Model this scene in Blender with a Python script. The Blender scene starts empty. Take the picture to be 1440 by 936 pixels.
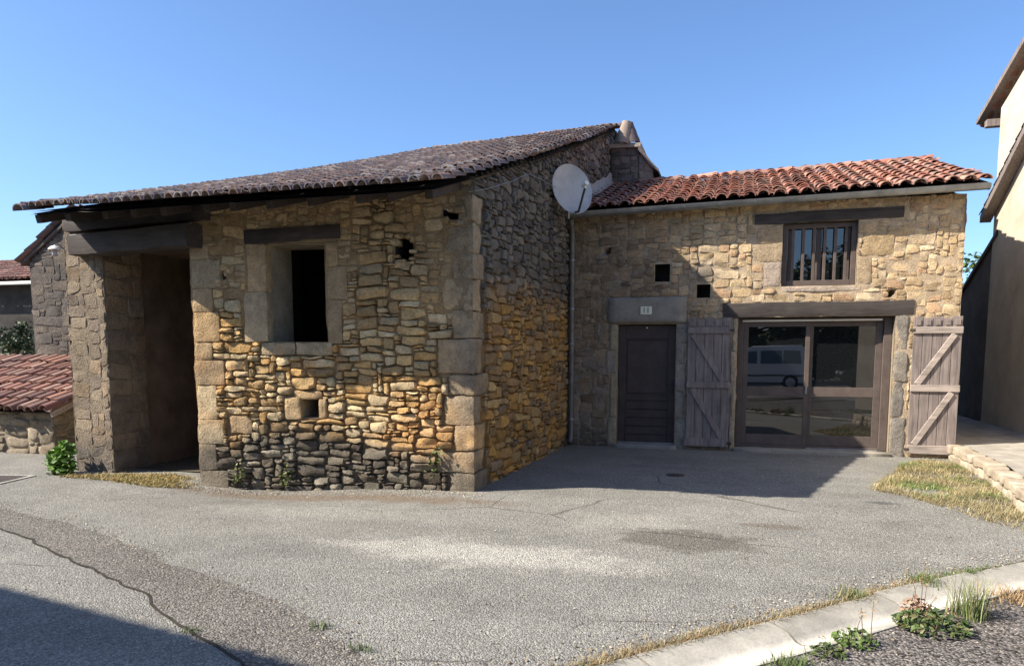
import bpy, bmesh, math, random
import numpy as np
from mathutils import Vector, Matrix

sc = bpy.context.scene
COL = sc.collection
R = math.radians

# ------------------------------------------------------------------ camera
cam = bpy.data.cameras.new('camera')
camo = bpy.data.objects.new('camera', cam); COL.objects.link(camo)
camo.location = (2.817, -8.03, 1.6)
camo.rotation_euler = (R(84.0), 0, R(16.5))
cam.sensor_width = 36; cam.lens = 26.25; cam.shift_y = 0.0944
cam.clip_start = 0.05; cam.clip_end = 3000
sc.camera = camo

# ------------------------------------------------------------------ sky, sun, exposure
SUN_EL = R(39.0)
TO_SUN = Vector((-0.902, -0.476, 0.0)).normalized() * math.cos(SUN_EL) + Vector((0, 0, math.sin(SUN_EL)))
w = bpy.data.worlds.new('World'); sc.world = w; w.use_nodes = True
nt = w.node_tree; nt.nodes.clear()
sky = nt.nodes.new('ShaderNodeTexSky'); sky.sky_type = 'NISHITA'; sky.sun_disc = False
sky.sun_elevation = SUN_EL
sky.sun_rotation = math.atan2(TO_SUN.x, TO_SUN.y)
sky.altitude = 1000; sky.air_density = 1.0; sky.dust_density = 2.0; sky.ozone_density = 7.0
bg = nt.nodes.new('ShaderNodeBackground'); bg.inputs[1].default_value = 0.112
wo = nt.nodes.new('ShaderNodeOutputWorld')
nt.links.new(sky.outputs[0], bg.inputs[0]); nt.links.new(bg.outputs[0], wo.inputs[0])
sl = bpy.data.lights.new('sun', 'SUN'); sl.energy = 5.0; sl.angle = R(0.55); sl.color = (1.0, 0.92, 0.80)
slo = bpy.data.objects.new('sun', sl); COL.objects.link(slo)
slo.rotation_euler = (-TO_SUN).to_track_quat('-Z', 'Y').to_euler(); slo.location = (-12, -6, 14)
sc.view_settings.view_transform = 'Standard'; sc.view_settings.look = 'None'
sc.view_settings.exposure = 1.1; sc.view_settings.gamma = 1.0; sc.view_settings.use_curve_mapping = False
sc.render.engine = 'CYCLES'
sc.cycles.max_bounces = 6; sc.cycles.diffuse_bounces = 3; sc.cycles.glossy_bounces = 3

# ------------------------------------------------------------------ numpy noise
def _h(ix, iy, iz, seed):
    n = (ix.astype(np.int64) * 374761393 + iy.astype(np.int64) * 668265263 + iz.astype(np.int64) * 2147483647 + seed * 144269504) & 0xffffffff
    n = ((n ^ (n >> 13)) * 1274126177) & 0xffffffff
    n = ((n ^ (n >> 15)) * 2246822519) & 0xffffffff
    n = n ^ (n >> 16)
    return (n & 0xffffff) / float(0xffffff) * 2 - 1
def vnoise(P, scale=1.0, seed=0):
    P = np.asarray(P, float) * scale
    if P.shape[1] == 2: P = np.c_[P, np.zeros(len(P))]
    i = np.floor(P); f = P - i; f = f * f * (3 - 2 * f); i = i.astype(np.int64)
    x, y, z = i.T; fx, fy, fz = f.T; o = 0
    for dx in (0, 1):
        for dy in (0, 1):
            for dz in (0, 1):
                o = o + _h(x + dx, y + dy, z + dz, seed) * np.where(dx, fx, 1 - fx) * np.where(dy, fy, 1 - fy) * np.where(dz, fz, 1 - fz)
    return o
def fbm(P, scale=1.0, seed=0, oct=3):
    return sum(vnoise(P, scale * 2 ** k, seed + k * 17) * 0.5 ** k for k in range(oct)) / sum(0.5 ** k for k in range(oct))
def sstep(a, b, x):
    t = np.clip((np.asarray(x, float) - a) / (b - a), 0, 1); return t * t * (3 - 2 * t)

# ------------------------------------------------------------------ mesh builder
class Geo:
    def __init__(s): s.v = []; s.c = []; s.f = []; s.n = 0
    def add(s, v, f, c=(1, 1, 1)):
        v = np.asarray(v, float).reshape(-1, 3); c = np.asarray(c, float)
        if c.ndim == 1: c = np.tile(c, (len(v), 1))
        s.v.append(v); s.c.append(c)
        if isinstance(f, np.ndarray): f = [f]
        elif f and not isinstance(f[0], np.ndarray):
            d = {}
            for q in f: d.setdefault(len(q), []).append(q)
            f = [np.array(x, int) for x in d.values()]
        for a in f: s.f.append(a + s.n)
        s.n += len(v); return s
    def build(s, name, mat, parent=None, smooth=False, sharp=None):
        V = np.concatenate(s.v); C = np.concatenate(s.c)
        me = bpy.data.meshes.new(name)
        lt = np.concatenate([np.full(len(a), a.shape[1]) for a in s.f]); li = np.concatenate([a.ravel() for a in s.f])
        me.vertices.add(len(V)); me.vertices.foreach_set('co', V.ravel())
        me.loops.add(len(li)); me.loops.foreach_set('vertex_index', li.astype(np.int32))
        me.polygons.add(len(lt)); ls = np.concatenate([[0], np.cumsum(lt)[:-1]])
        me.polygons.foreach_set('loop_start', ls.astype(np.int32))
        me.update(calc_edges=True)
        at = me.attributes.new('Col', 'FLOAT_COLOR', 'POINT')
        at.data.foreach_set('color', np.c_[C, np.ones(len(C))].ravel())
        me.materials.append(mat)
        me.polygons.foreach_set('use_smooth', np.full(len(lt), bool(smooth)))
        if smooth:
            if sharp: me.set_sharp_from_angle(angle=R(sharp))
        me.validate()
        o = bpy.data.objects.new(name, me); COL.objects.link(o)
        if parent is not None: o.parent = parent
        return o

def tag(o, label=None, cat=None, group=None, kind=None):
    if label: o['label'] = label
    if cat: o['category'] = cat
    if group: o['group'] = group
    if kind: o['kind'] = kind
    return o
def thing(name, label, cat, group=None, loc=(0, 0, 0)):
    o = bpy.data.objects.new(name, None); COL.objects.link(o); o.location = loc; o.empty_display_size = .2
    return tag(o, label, cat, group)
def struct(o): o['kind'] = 'structure'; return o

# chamfered box template
def _cham():
    ids = {}; k = 0
    for sx in (-1, 1):
        for sy in (-1, 1):
            for sz in (-1, 1):
                for a in range(3): ids[(sx, sy, sz, a)] = k; k += 1
    f = []
    for a in range(3):
        b, c = (a + 1) % 3, (a + 2) % 3
        for s in (-1, 1):
            q = []
            for (sb, sc_) in ((-1, -1), (1, -1), (1, 1), (-1, 1)):
                t = [0, 0, 0]; t[a] = s; t[b] = sb; t[c] = sc_; q.append(ids[(*t, a)])
            f.append(q if s > 0 else q[::-1])
        for sb in (-1, 1):
            for sc_ in (-1, 1):
                def g(sa, ax):
                    t = [0, 0, 0]; t[a] = sa; t[b] = sb; t[c] = sc_; return ids[(*t, ax)]
                q = [g(-1, b), g(1, b), g(1, c), g(-1, c)]
                f.append(q if sb * sc_ > 0 else q[::-1])
    for sx in (-1, 1):
        for sy in (-1, 1):
            for sz in (-1, 1):
                q = [ids[(sx, sy, sz, a)] for a in range(3)]
                f.append(q if sx * sy * sz > 0 else q[::-1])
    return ids, f
_CI, _CF = _cham()
def box(g, c, size, b=0.006, rot=None, col=(1, 1, 1)):
    h = np.array(size) / 2; b = min(b, h.min() * .9); v = np.zeros((24, 3))
    for (sx, sy, sz, a), i in _CI.items():
        p = (h - b) * np.array([sx, sy, sz]); p[a] += b * (sx, sy, sz)[a]; v[i] = p
    if rot is not None: v = v @ np.array(Matrix(rot).to_3x3()).T
    return g.add(v + np.array(c), _CF, col)
def boxr(g, x0, x1, y0, y1, z0, z1, b=.006, col=(1, 1, 1)):
    return box(g, ((x0 + x1) / 2, (y0 + y1) / 2, (z0 + z1) / 2), (abs(x1 - x0), abs(y1 - y0), abs(z1 - z0)), b, None, col)
def beam(g, a, b_, wd, ht, bev=.006, col=(1, 1, 1), up=(0, 0, 1)):
    a = Vector(a); b_ = Vector(b_); d = (b_ - a); L = d.length; d.normalize()
    s = d.cross(Vector(up)).normalized(); u = s.cross(d)
    m = Matrix((d, s, u)).transposed()
    return box(g, (a + b_) / 2, (L, wd, ht), bev, m, col)
def tube(g, pts, r, seg=10, col=(1, 1, 1), cap=True):
    pts = [Vector(p) for p in pts]; n = len(pts); rr = r if hasattr(r, '__len__') else [r] * n
    V = []; ref = None
    for i, p in enumerate(pts):
        d = (pts[min(i + 1, n - 1)] - pts[max(i - 1, 0)]).normalized()
        if ref is None: ref = d.orthogonal().normalized()
        ref = (ref - d * ref.dot(d)).normalized(); s = d.cross(ref)
        for k in range(seg):
            a = 2 * math.pi * k / seg; V.append(p + (ref * math.cos(a) + s * math.sin(a)) * rr[i])
    F = [[i * seg + k, i * seg + (k + 1) % seg, (i + 1) * seg + (k + 1) % seg, (i + 1) * seg + k] for i in range(n - 1) for k in range(seg)]
    if cap: F += [list(range(seg))[::-1], [(n - 1) * seg + k for k in range(seg)]]
    return g.add(np.array([list(v) for v in V]), F, col)
def lathe(g, prof, c, seg=20, rot=None, col=(1, 1, 1)):
    V = []; n = len(prof)
    for (r, z) in prof:
        for k in range(seg):
            a = 2 * math.pi * k / seg; V.append((r * math.cos(a), r * math.sin(a), z))
    V = np.array(V)
    if rot is not None: V = V @ np.array(Matrix(rot).to_3x3()).T
    F = [[i * seg + k, i * seg + (k + 1) % seg, (i + 1) * seg + (k + 1) % seg, (i + 1) * seg + k] for i in range(n - 1) for k in range(seg)]
    return g.add(V + np.array(c), F, col)
def quad(g, pts, col=(1, 1, 1)): return g.add(np.array(pts, float), [list(range(len(pts)))], col)
def prism(g, pts, off, col=(1, 1, 1)):
    p = np.array(pts, float); n = len(p); v = np.r_[p, p + np.array(off)]
    f = [list(range(n)), list(range(n, 2 * n))[::-1]] + [[i, i + n, (i + 1) % n + n, (i + 1) % n] for i in range(n)]
    return g.add(v, f, col)

# rounded stone block
def _cube(n):
    t = np.linspace(-1, 1, n + 1); key = {}; V = []; F = []
    def vid(p):
        k = tuple(np.round(p, 5))
        if k not in key: key[k] = len(V); V.append(k)
        return key[k]
    for a in range(3):
        b, c = (a + 1) % 3, (a + 2) % 3
        for s in (-1, 1):
            for i in range(n):
                for j in range(n):
                    q = []
                    for (x, y) in ((i, j), (i + 1, j), (i + 1, j + 1), (i, j + 1)):
                        p = [0, 0, 0]; p[a] = s; p[b] = t[x]; p[c] = t[y]; q.append(vid(p))
                    F.append(q if s > 0 else q[::-1])
    return np.array(V), np.array(F)
_RV, _RF = _cube(7)
def rblock(g, c, size, b=.025, noise=.012, seed=0, rz=0., col=(.3, .27, .22), cvar=.18, post=None):
    h = np.array(size) / 2; b = min(b, h.min() * .9)
    T = np.sign(_RV) * np.abs(_RV) ** .8
    p = T * h; q = np.clip(p, -(h - b), h - b); d = p - q
    L = np.linalg.norm(d, axis=1, keepdims=True); p = q + d / np.maximum(L, 1e-9) * np.minimum(L, b)
    P = p + np.array(c); nn = P / np.maximum(np.abs(P), 1)
    dirn = _RV / np.linalg.norm(_RV, axis=1, keepdims=True)
    p = p + dirn * (fbm(P, 7, seed, 3) * noise * 1.6)[:, None]
    if rz:
        cs, sn = math.cos(rz), math.sin(rz); p = p @ np.array([[cs, sn, 0], [-sn, cs, 0], [0, 0, 1]])
    P = p + np.array(c)
    if post is not None: P = post(P)
    if callable(col): C = col(P, np.full(len(P), (seed * .618) % 1), np.full(len(P), (seed * .271) % 1))
    else: C = np.array(col) * (1 + fbm(P, 6, seed + 5)[:, None] * cvar)
    return g.add(P, _RF, np.clip(C, 0, 1))

# ------------------------------------------------------------------ materials
def newmat(name):
    m = bpy.data.materials.new(name); m.use_nodes = True; t = m.node_tree
    return m, t, t.nodes, t.links, t.nodes['Principled BSDF']
def N(t, ty, **kw):
    n = t.nodes.new(ty)
    for k, v in kw.items(): setattr(n, k, v)
    return n
def mathn(t, op, a, b=None, clamp=False):
    n = N(t, 'ShaderNodeMath', operation=op, use_clamp=clamp)
    for i, x in enumerate((a, b)):
        if x is None: continue
        if isinstance(x, (int, float)): n.inputs[i].default_value = x
        else: t.links.new(x, n.inputs[i])
    return n.outputs[0]
def ramp(t, fac, stops, interp='LINEAR'):
    r = N(t, 'ShaderNodeValToRGB'); r.color_ramp.interpolation = interp
    e = r.color_ramp.elements
    while len(e) < len(stops): e.new(.5)
    for i, (p, c) in enumerate(stops):
        e[i].position = p; e[i].color = (*c, 1) if len(c) == 3 else c
    t.links.new(fac, r.inputs[0]); return r.outputs[0]
def mixc(t, fac, a, b, mode='MIX'):
    n = N(t, 'ShaderNodeMix', data_type='RGBA', blend_type=mode)
    for s, x in ((n.inputs[0], fac), (n.inputs[6], a), (n.inputs[7], b)):
        if isinstance(x, (int, float)): s.default_value = x
        elif isinstance(x, (tuple, list)): s.default_value = (*x, 1)
        else: t.links.new(x, s)
    return n.outputs[2]
def noise(t, scale, detail=4, rough=.6, vec=None, dist=0):
    n = N(t, 'ShaderNodeTexNoise'); n.inputs['Scale'].default_value = scale; n.inputs['Detail'].default_value = detail
    n.inputs['Roughness'].default_value = rough; n.inputs['Distortion'].default_value = dist
    if vec is not None: t.links.new(vec, n.inputs['Vector'])
    return n.outputs[0]
def pos(t): return N(t, 'ShaderNodeNewGeometry').outputs['Position']
def objco(t): return N(t, 'ShaderNodeTexCoord').outputs['Object']
def mapping(t, vec, scale=(1, 1, 1), rot=(0, 0, 0), loc=(0, 0, 0)):
    n = N(t, 'ShaderNodeMapping'); t.links.new(vec, n.inputs[0])
    n.inputs['Scale'].default_value = scale; n.inputs['Rotation'].default_value = rot; n.inputs['Location'].default_value = loc
    return n.outputs[0]
def bump(t, p, h, strength=.5, dist=.01):
    b = N(t, 'ShaderNodeBump'); b.inputs['Strength'].default_value = strength; b.inputs['Distance'].default_value = dist
    t.links.new(h, b.inputs['Height']); t.links.new(b.outputs[0], p.inputs['Normal'])
def colmat(name, rough=.9, spec=.2, n1=5, n2=45, var=.5, bstr=.6, bdist=.012, tint=(1, 1, 1), metal=0., speck=None):
    """attribute colour, broken by two noises, with a rough surface"""
    m, t, ns, ln, p = newmat(name); v = pos(t)
    a = N(t, 'ShaderNodeAttribute', attribute_name='Col').outputs['Color']
    na = noise(t, n1, 5, .65, v); nb = noise(t, n2, 4, .7, v)
    k = mathn(t, 'ADD', mathn(t, 'MULTIPLY', na, .5), mathn(t, 'MULTIPLY', nb, .5))
    lo = 1 - var; hi = 1 + var
    f = ramp(t, k, [(.3, (lo * tint[0], lo * tint[1], lo * tint[2])), (.7, (hi * tint[0], hi * tint[1], hi * tint[2]))])
    c = mixc(t, 1.0, a, f, 'MULTIPLY')
    if speck:
        s = ramp(t, noise(t, speck[0], 3, .6, v), [(speck[1], (0, 0, 0)), (speck[1] + .06, (1, 1, 1))])
        c = mixc(t, s, c, speck[2])
    ln.new(c, p.inputs['Base Color']); p.inputs['Roughness'].default_value = rough
    p.inputs['Specular IOR Level'].default_value = spec; p.inputs['Metallic'].default_value = metal
    if bstr: bump(t, p, mathn(t, 'ADD', nb, mathn(t, 'MULTIPLY', na, .6)), bstr, bdist)
    return m
def plain(name, col, rough=.6, spec=.4, metal=0, nscale=8, var=.15, bstr=.1, bdist=.004, stretch=None):
    m, t, ns, ln, p = newmat(name); v = pos(t)
    if stretch: v = mapping(t, v, stretch)
    k = noise(t, nscale, 5, .65, v)
    c = ramp(t, k, [(.3, tuple(x * (1 - var) for x in col)), (.7, tuple(min(1, x * (1 + var)) for x in col))])
    ln.new(c, p.inputs['Base Color']); p.inputs['Roughness'].default_value = rough
    p.inputs['Specular IOR Level'].default_value = spec; p.inputs['Metallic'].default_value = metal
    if bstr: bump(t, p, noise(t, nscale * 5, 4, .7, v), bstr, bdist)
    return m

M = {}
M['stone'] = colmat('rubble_stone', n1=9, n2=42, var=.5, bstr=1.0, bdist=.02)
M['ashlar'] = colmat('dressed_stone', n1=5, n2=60, var=.34, bstr=.6, bdist=.010)
M['tile'] = colmat('roof_tile', rough=.85, n1=9, n2=70, var=.32, bstr=.35, bdist=.006)
M['oldtile'] = colmat('old_roof_tile', rough=.8, spec=.3, n1=6, n2=50, var=.45, bstr=.5, bdist=.008, speck=(22, .66, (.33, .30, .25)))
M['leaf'] = colmat('leaf', rough=.55, spec=.35, n1=3, n2=20, var=.3, bstr=0)
def wood(name, col, var=.45, axis=0, rough=.75):
    m, t, ns, ln, p = newmat(name); v = pos(t)
    s = [14, 14, 14]; s[axis] = .9
    g = noise(t, 2.2, 6, .65, mapping(t, v, tuple(s)), .6); k = noise(t, 3, 3, .6, v)
    c = ramp(t, mathn(t, 'ADD', mathn(t, 'MULTIPLY', g, .7), mathn(t, 'MULTIPLY', k, .3)),
             [(.33, tuple(x * (1 - var) for x in col)), (.68, tuple(min(1, x * (1 + var)) for x in col))])
    ln.new(c, p.inputs['Base Color']); p.inputs['Roughness'].default_value = rough; p.inputs['Specular IOR Level'].default_value = .25
    bump(t, p, g, .5, .006); return m
M['oldwood'] = wood('weathered_beam', (.055, .045, .040))
M['shutter'] = wood('shutter_wood', (.205, .168, .150), .5, 2)
M['shutterpale'] = wood('shutter_batten_wood', (.33, .275, .235), .5, 0)
M['brown'] = plain('brown_paint', (.070, .052, .045), .6, .2, nscale=5, var=.2, bstr=.05)
M['frame'] = plain('brown_frame_paint', (.108, .083, .070), .6, .22, nscale=6, var=.2, bstr=.05)
M['zinc'] = plain('zinc', (.30, .31, .31), .42, .5, metal=.7, nscale=5, var=.25, bstr=.05)
M['render'] = plain('cream_render', (.50, .435, .34), .95, .1, nscale=1.6, var=.22, bstr=.5, bdist=.01)
M['greyrender'] = plain('grey_render', (.115, .10, .088), .95, .1, nscale=1.8, var=.3, bstr=.5, bdist=.012)
M['darkint'] = plain('old_interior_plaster', (.16, .12, .09), .95, .1, nscale=3, var=.3, bstr=.4, bdist=.01)
M['dish'] = plain('dish_paint', (.40, .40, .40), .55, .4, nscale=3, var=.22, bstr=0)
M['pale'] = plain('pale_plastic', (.75, .72, .64), .5, .4, nscale=4, var=.06, bstr=0)
M['plaque'] = plain('cream_enamel', (.70, .66, .50), .3, .5, nscale=6, var=.05, bstr=0)
M['black'] = plain('dark_metal', (.03, .03, .03), .5, .4, bstr=0)
M['iron'] = plain('rusty_iron', (.07, .055, .045), .7, .3, metal=.3, nscale=15, var=.4)
M['concrete'] = plain('kerb_concrete', (.35, .33, .285), .9, .2, nscale=6, var=.42, bstr=.5, bdist=.006)
M['white_paint'] = plain('white_car_paint', (.72, .73, .74), .25, .5, nscale=1, var=.02, bstr=0)
M['dark_paint'] = plain('dark_car_paint', (.018, .02, .025), .2, .6, nscale=1, var=.05, bstr=0)
M['rubber'] = plain('tyre_rubber', (.025, .025, .025), .85, .2, bstr=0)
M['rim'] = plain('wheel_rim', (.45, .45, .46), .35, .5, metal=.8, bstr=0)
M['trunk'] = plain('bark', (.11, .085, .06), .95, .1, nscale=9, var=.4, bstr=.8, bdist=.03)
M['hole'] = plain('shaded_hole', (.05, .045, .04), .95, .1)  # near-black colour paints in the shade deep inside openings
def glass(name, ior, base=(.008, .009, .010)):
    m, t, ns, ln, p = newmat(name)
    p.inputs['Base Color'].default_value = (*base, 1); p.inputs['Roughness'].default_value = .015; p.inputs['IOR'].default_value = ior
    p.inputs['Specular IOR Level'].default_value = .5
    k = noise(t, 1.3, 2, .5, pos(t)); bump(t, p, k, .04, .01); return m
M['glass'] = glass('dark_window_glass', 1.95)
M['lampglass'] = glass('headlight_glass', 2.2, (.5, .5, .5))

# ------------------------------------------------------------------ ground
KA = np.array([(.2, -6.3), (1.2, -5.4), (2.19, -4.39), (2.93, -3.62), (3.86, -2.66), (4.96, -1.63), (6.4, -.55), (8.5, .8)])
def jit(P, a, n=90, seed=0):
    P = np.array(P, float); d = np.r_[0, np.cumsum(np.linalg.norm(np.diff(P, axis=0), axis=1))]
    t = np.linspace(0, d[-1], n); Q = np.c_[np.interp(t, d, P[:, 0]), np.interp(t, d, P[:, 1])]
    Q += np.c_[fbm(Q, 3.1, seed), fbm(Q, 3.1, seed + 9)] * a; return Q
KP = jit(KA, .012, 400, 8); KD = np.gradient(KP, axis=0); KD /= np.linalg.norm(KD, axis=1, keepdims=True); KN = np.c_[KD[:, 1], -KD[:, 0]]
def zg(x, y):
    x = np.asarray(x, float); y = np.asarray(y, float); sh = np.broadcast(x, y).shape; xf = np.broadcast_to(x, sh).ravel(); yf = np.broadcast_to(y, sh).ravel()
    z = -.10 * np.exp(-(((xf + 2.5) / 1.25) ** 2 + ((yf + .45) / .8) ** 2))
    near = (xf > -.5) & (xf < 9) & (yf < 1.6) & (yf > -7)          # bed of the channel kerb
    if near.any():
        q = np.c_[xf[near], yf[near]]; o = np.full(len(q), 9.)
        for k in range(0, len(q), 4000):
            d2 = ((q[k:k + 4000, None, :] - KP[None, ::4]) ** 2).sum(2); j = d2.argmin(1) * 4; r = q[k:k + 4000] - KP[j]
            o[k:k + 4000] = np.where(d2.min(1) < .6, (r * KN[j]).sum(1), 9.)
        z[near] -= .09 * sstep(0, .10, np.minimum(o - .03, .40 - o))
    return z.reshape(sh)
def sheet(name, xs, ys, dz, mat, holes=None):
    X, Y = np.meshgrid(xs, ys, indexing='ij'); nx, ny = X.shape
    V = np.c_[X.ravel(), Y.ravel(), (zg(X, Y) + dz).ravel()]
    I = np.arange(nx * ny).reshape(nx, ny)
    F = np.stack([I[:-1, :-1], I[1:, :-1], I[1:, 1:], I[:-1, 1:]], -1).reshape(-1, 4)
    return struct(Geo().add(V, F).build(name, mat, smooth=True))
def strip(name, A, B, dz, mat, n=60, m=4):
    """sheet between two polylines"""
    def rs(P):
        P = np.array(P, float); d = np.r_[0, np.cumsum(np.linalg.norm(np.diff(P, axis=0), axis=1))]
        t = np.linspace(0, d[-1], n); return np.c_[np.interp(t, d, P[:, 0]), np.interp(t, d, P[:, 1])]
    A = rs(A); B = rs(B); V = []
    for k in range(m + 1):
        P = A * (1 - k / m) + B * k / m
        V.append(np.c_[P, zg(P[:, 0], P[:, 1]) + dz])
    V = np.concatenate(V); I = np.arange(n * (m + 1)).reshape(m + 1, n)
    F = np.stack([I[:-1, :-1], I[:-1, 1:], I[1:, 1:], I[1:, :-1]], -1).reshape(-1, 4)
    return struct(Geo().add(V, F).build(name, mat, smooth=True))

def ellipse_mask(t, v, cx, cy, rx, ry, rot, soft=.5, nz=None, nzamp=.5):
    q = mapping(t, v, (1, 1, 1), (0, 0, 0), (-cx, -cy, 0))
    q = mapping(t, q, (1 / rx, 1 / ry, 0), (0, 0, -rot))
    l = N(t, 'ShaderNodeVectorMath', operation='LENGTH'); t.links.new(q, l.inputs[0]); d = l.outputs['Value']
    if nz is not None: d = mathn(t, 'ADD', d, mathn(t, 'MULTIPLY', mathn(t, 'SUBTRACT', nz, .5), nzamp * 2))
    mr = N(t, 'ShaderNodeMapRange', interpolation_type='SMOOTHSTEP'); t.links.new(d, mr.inputs[0])
    mr.inputs[1].default_value = 1 - soft; mr.inputs[2].default_value = 1 + soft * .4; mr.inputs[3].default_value = 1; mr.inputs[4].default_value = 0
    return mr.outputs[0]
def asphalt(name, base, pale, agg=.55, marks=(), scale=95, contrast=1.0):
    m, t, ns, ln, p = newmat(name); v = pos(t)
    big = noise(t, .55, 5, .6, v); mid = noise(t, 2.6, 5, .65, v, .3)
    st = mapping(t, v, (.35, 1.6, 1), (0, 0, R(10))); strk = noise(t, 1.1, 4, .6, st)
    k = mathn(t, 'ADD', mathn(t, 'ADD', mathn(t, 'MULTIPLY', big, .4), mathn(t, 'MULTIPLY', mid, .3)), mathn(t, 'MULTIPLY', strk, .3))
    c = ramp(t, k, [(.36, base), (.64, pale)])
    nz = noise(t, 3.0, 5, .65, v)
    for (cx, cy, rx, ry, rot, soft, colr, amt) in marks:
        mk = ellipse_mask(t, v, cx, cy, rx, ry, rot, soft, nz, .95)
        c = mixc(t, mathn(t, 'MULTIPLY', mk, amt), c, colr)
    wn_ = N(t, 'ShaderNodeTexNoise'); wn_.inputs['Scale'].default_value = 2.3; wn_.inputs['Detail'].default_value = 4; ln.new(v, wn_.inputs['Vector'])
    wv = mixc(t, .16, v, wn_.outputs['Color'], 'ADD')
    ve = N(t, 'ShaderNodeTexVoronoi', feature='DISTANCE_TO_EDGE'); ve.inputs['Scale'].default_value = .42; ln.new(wv, ve.inputs['Vector'])
    ck = ramp(t, ve.outputs['Distance'], [(.0, (1, 1, 1)), (.0035, (.6, .6, .6)), (.007, (0, 0, 0))]); cm = ramp(t, noise(t, .55, 3, .5, v), [(.50, (0, 0, 0)), (.58, (1, 1, 1))])
    c = mixc(t, mathn(t, 'MULTIPLY', mathn(t, 'MULTIPLY', ck, cm), .75), c, (.05, .045, .038))
    vo = N(t, 'ShaderNodeTexVoronoi'); vo.inputs['Scale'].default_value = scale; ln.new(v, vo.inputs['Vector'])
    sep = N(t, 'ShaderNodeSeparateColor'); ln.new(vo.outputs['Color'], sep.inputs[0])
    g = ramp(t, sep.outputs[0], [(0, (1 - agg,) * 3), (.55, (1, 1, 1)), (.85, (1 + agg * .7,) * 3), (1, (1 + agg * 1.6, 1 + agg * 1.5, 1 + agg * 1.4))])
    c = mixc(t, 1, c, g, 'MULTIPLY')
    fn = noise(t, 38, 4, .75, v); g2 = ramp(t, fn, [(.3, (.72,) * 3), (.7, (1.28,) * 3)])
    c = mixc(t, 1, c, g2, 'MULTIPLY')
    ln.new(c, p.inputs['Base Color']); p.inputs['Roughness'].default_value = .93; p.inputs['Specular IOR Level'].default_value = .25
    h = mathn(t, 'ADD', mathn(t, 'MULTIPLY', vo.outputs['Distance'], -1.0), mathn(t, 'MULTIPLY', fn, .8))
    bump(t, p, h, .85, .011); return m
M['asphalt'] = asphalt('worn_asphalt', (.163, .156, .138), (.268, .258, .228), .36, [
    (1.0, -2.55, 1.35, .40, R(18), .6, (.40, .38, .33), .75),
    (-1.2, -1.5, 1.5, .32, R(4), .6, (.30, .285, .25), .55),
    (1.9, -1.1, .6, .4, R(20), .6, (.32, .30, .26), .6),
    (2.45, -1.62, .62, .40, R(14), .35, (.115, .105, .088), .8),
    (3.2, -.9, .28, .12, R(60), .4, (.13, .10, .075), .6),
    (4.35, .55, .22, .10, R(15), .4, (.07, .07, .07), .7),
    (-1.5, -.62, 2.4, .26, R(3), .6, (.17, .125, .085), .75)])
M['patch'] = asphalt('patched_asphalt', (.125, .115, .10), (.175, .16, .14), .55, scale=85)
M['road'] = asphalt('road_asphalt', (.105, .092, .082), (.155, .14, .125), .9, scale=75)
def earth():
    m, t, ns, ln, p = newmat('dry_earth_and_grass'); v = pos(t)
    k = noise(t, .8, 6, .65, v); k2 = noise(t, 12, 4, .7, v)
    c = ramp(t, k, [(.35, (.10, .11, .04)), (.55, (.17, .15, .07)), (.7, (.23, .18, .10))])
    c = mixc(t, 1, c, ramp(t, k2, [(.3, (.7,) * 3), (.7, (1.3,) * 3)]), 'MULTIPLY')
    ln.new(c, p.inputs['Base Color']); p.inputs['Roughness'].default_value = .98; bump(t, p, k2, .8, .03); return m
M['earth'] = earth()

lin = lambda a, b, s: np.arange(a, b, s)
fx = np.unique(np.r_[-30, -20, lin(-14, -6, 1), lin(-6, 2, .1), lin(2, 8, .1), 8.0, 12, 20, 30].round(4))
fy_ = np.unique(np.r_[-34, -25, -20, lin(-18, -7, 1), lin(-7, 2, .1), lin(2, 14, 1), 14.0, 20].round(4))
sheet('ground', np.array([-900, -300, -100, -40, -20, 0, 20, 40, 100, 300, 900.]), np.array([-900, -300, -100, -40, -20, 0, 20, 40, 100, 300, 900.]), -.14, M['earth'])
sheet('driveway', fx, fy_, 0, M['asphalt'])
LOW = [(-11, -1.6), (-8, -2.0), (-5.2, -2.45), (-3.47, -3.02), (-2.07, -3.57), (-.84, -4.18), (-.08, -4.6), (.45, -4.9), (1.0, -5.4), (1.8, -6.6)]
UPP = [(-11, -1.2), (-8, -1.55), (-4.2, -2.35), (-2.68, -2.79), (-1.26, -3.44), (.13, -4.03), (1.09, -4.66), (1.7, -5.2), (2.1, -5.8), (2.7, -6.9)]
rng = np.random.default_rng(4)
LOWJ = jit(LOW, .07, seed=3); UPJ = jit(UPP, .10, seed=5)
strip('asphalt_patch', LOWJ, UPJ, .004, M['patch'], 200)
M['crack'] = plain('tarry_crack', (.045, .04, .033), .95, .1, nscale=9, var=.4)
crk = jit(LOW, .07, 200, 3)
strip('road_crack', crk + np.c_[np.zeros(200), -.012 + .008 * fbm(crk, 9, 2)], crk + np.c_[np.zeros(200), .014 + .012 * fbm(crk, 8, 7)], .008, M['crack'], 200, 1)

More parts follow.
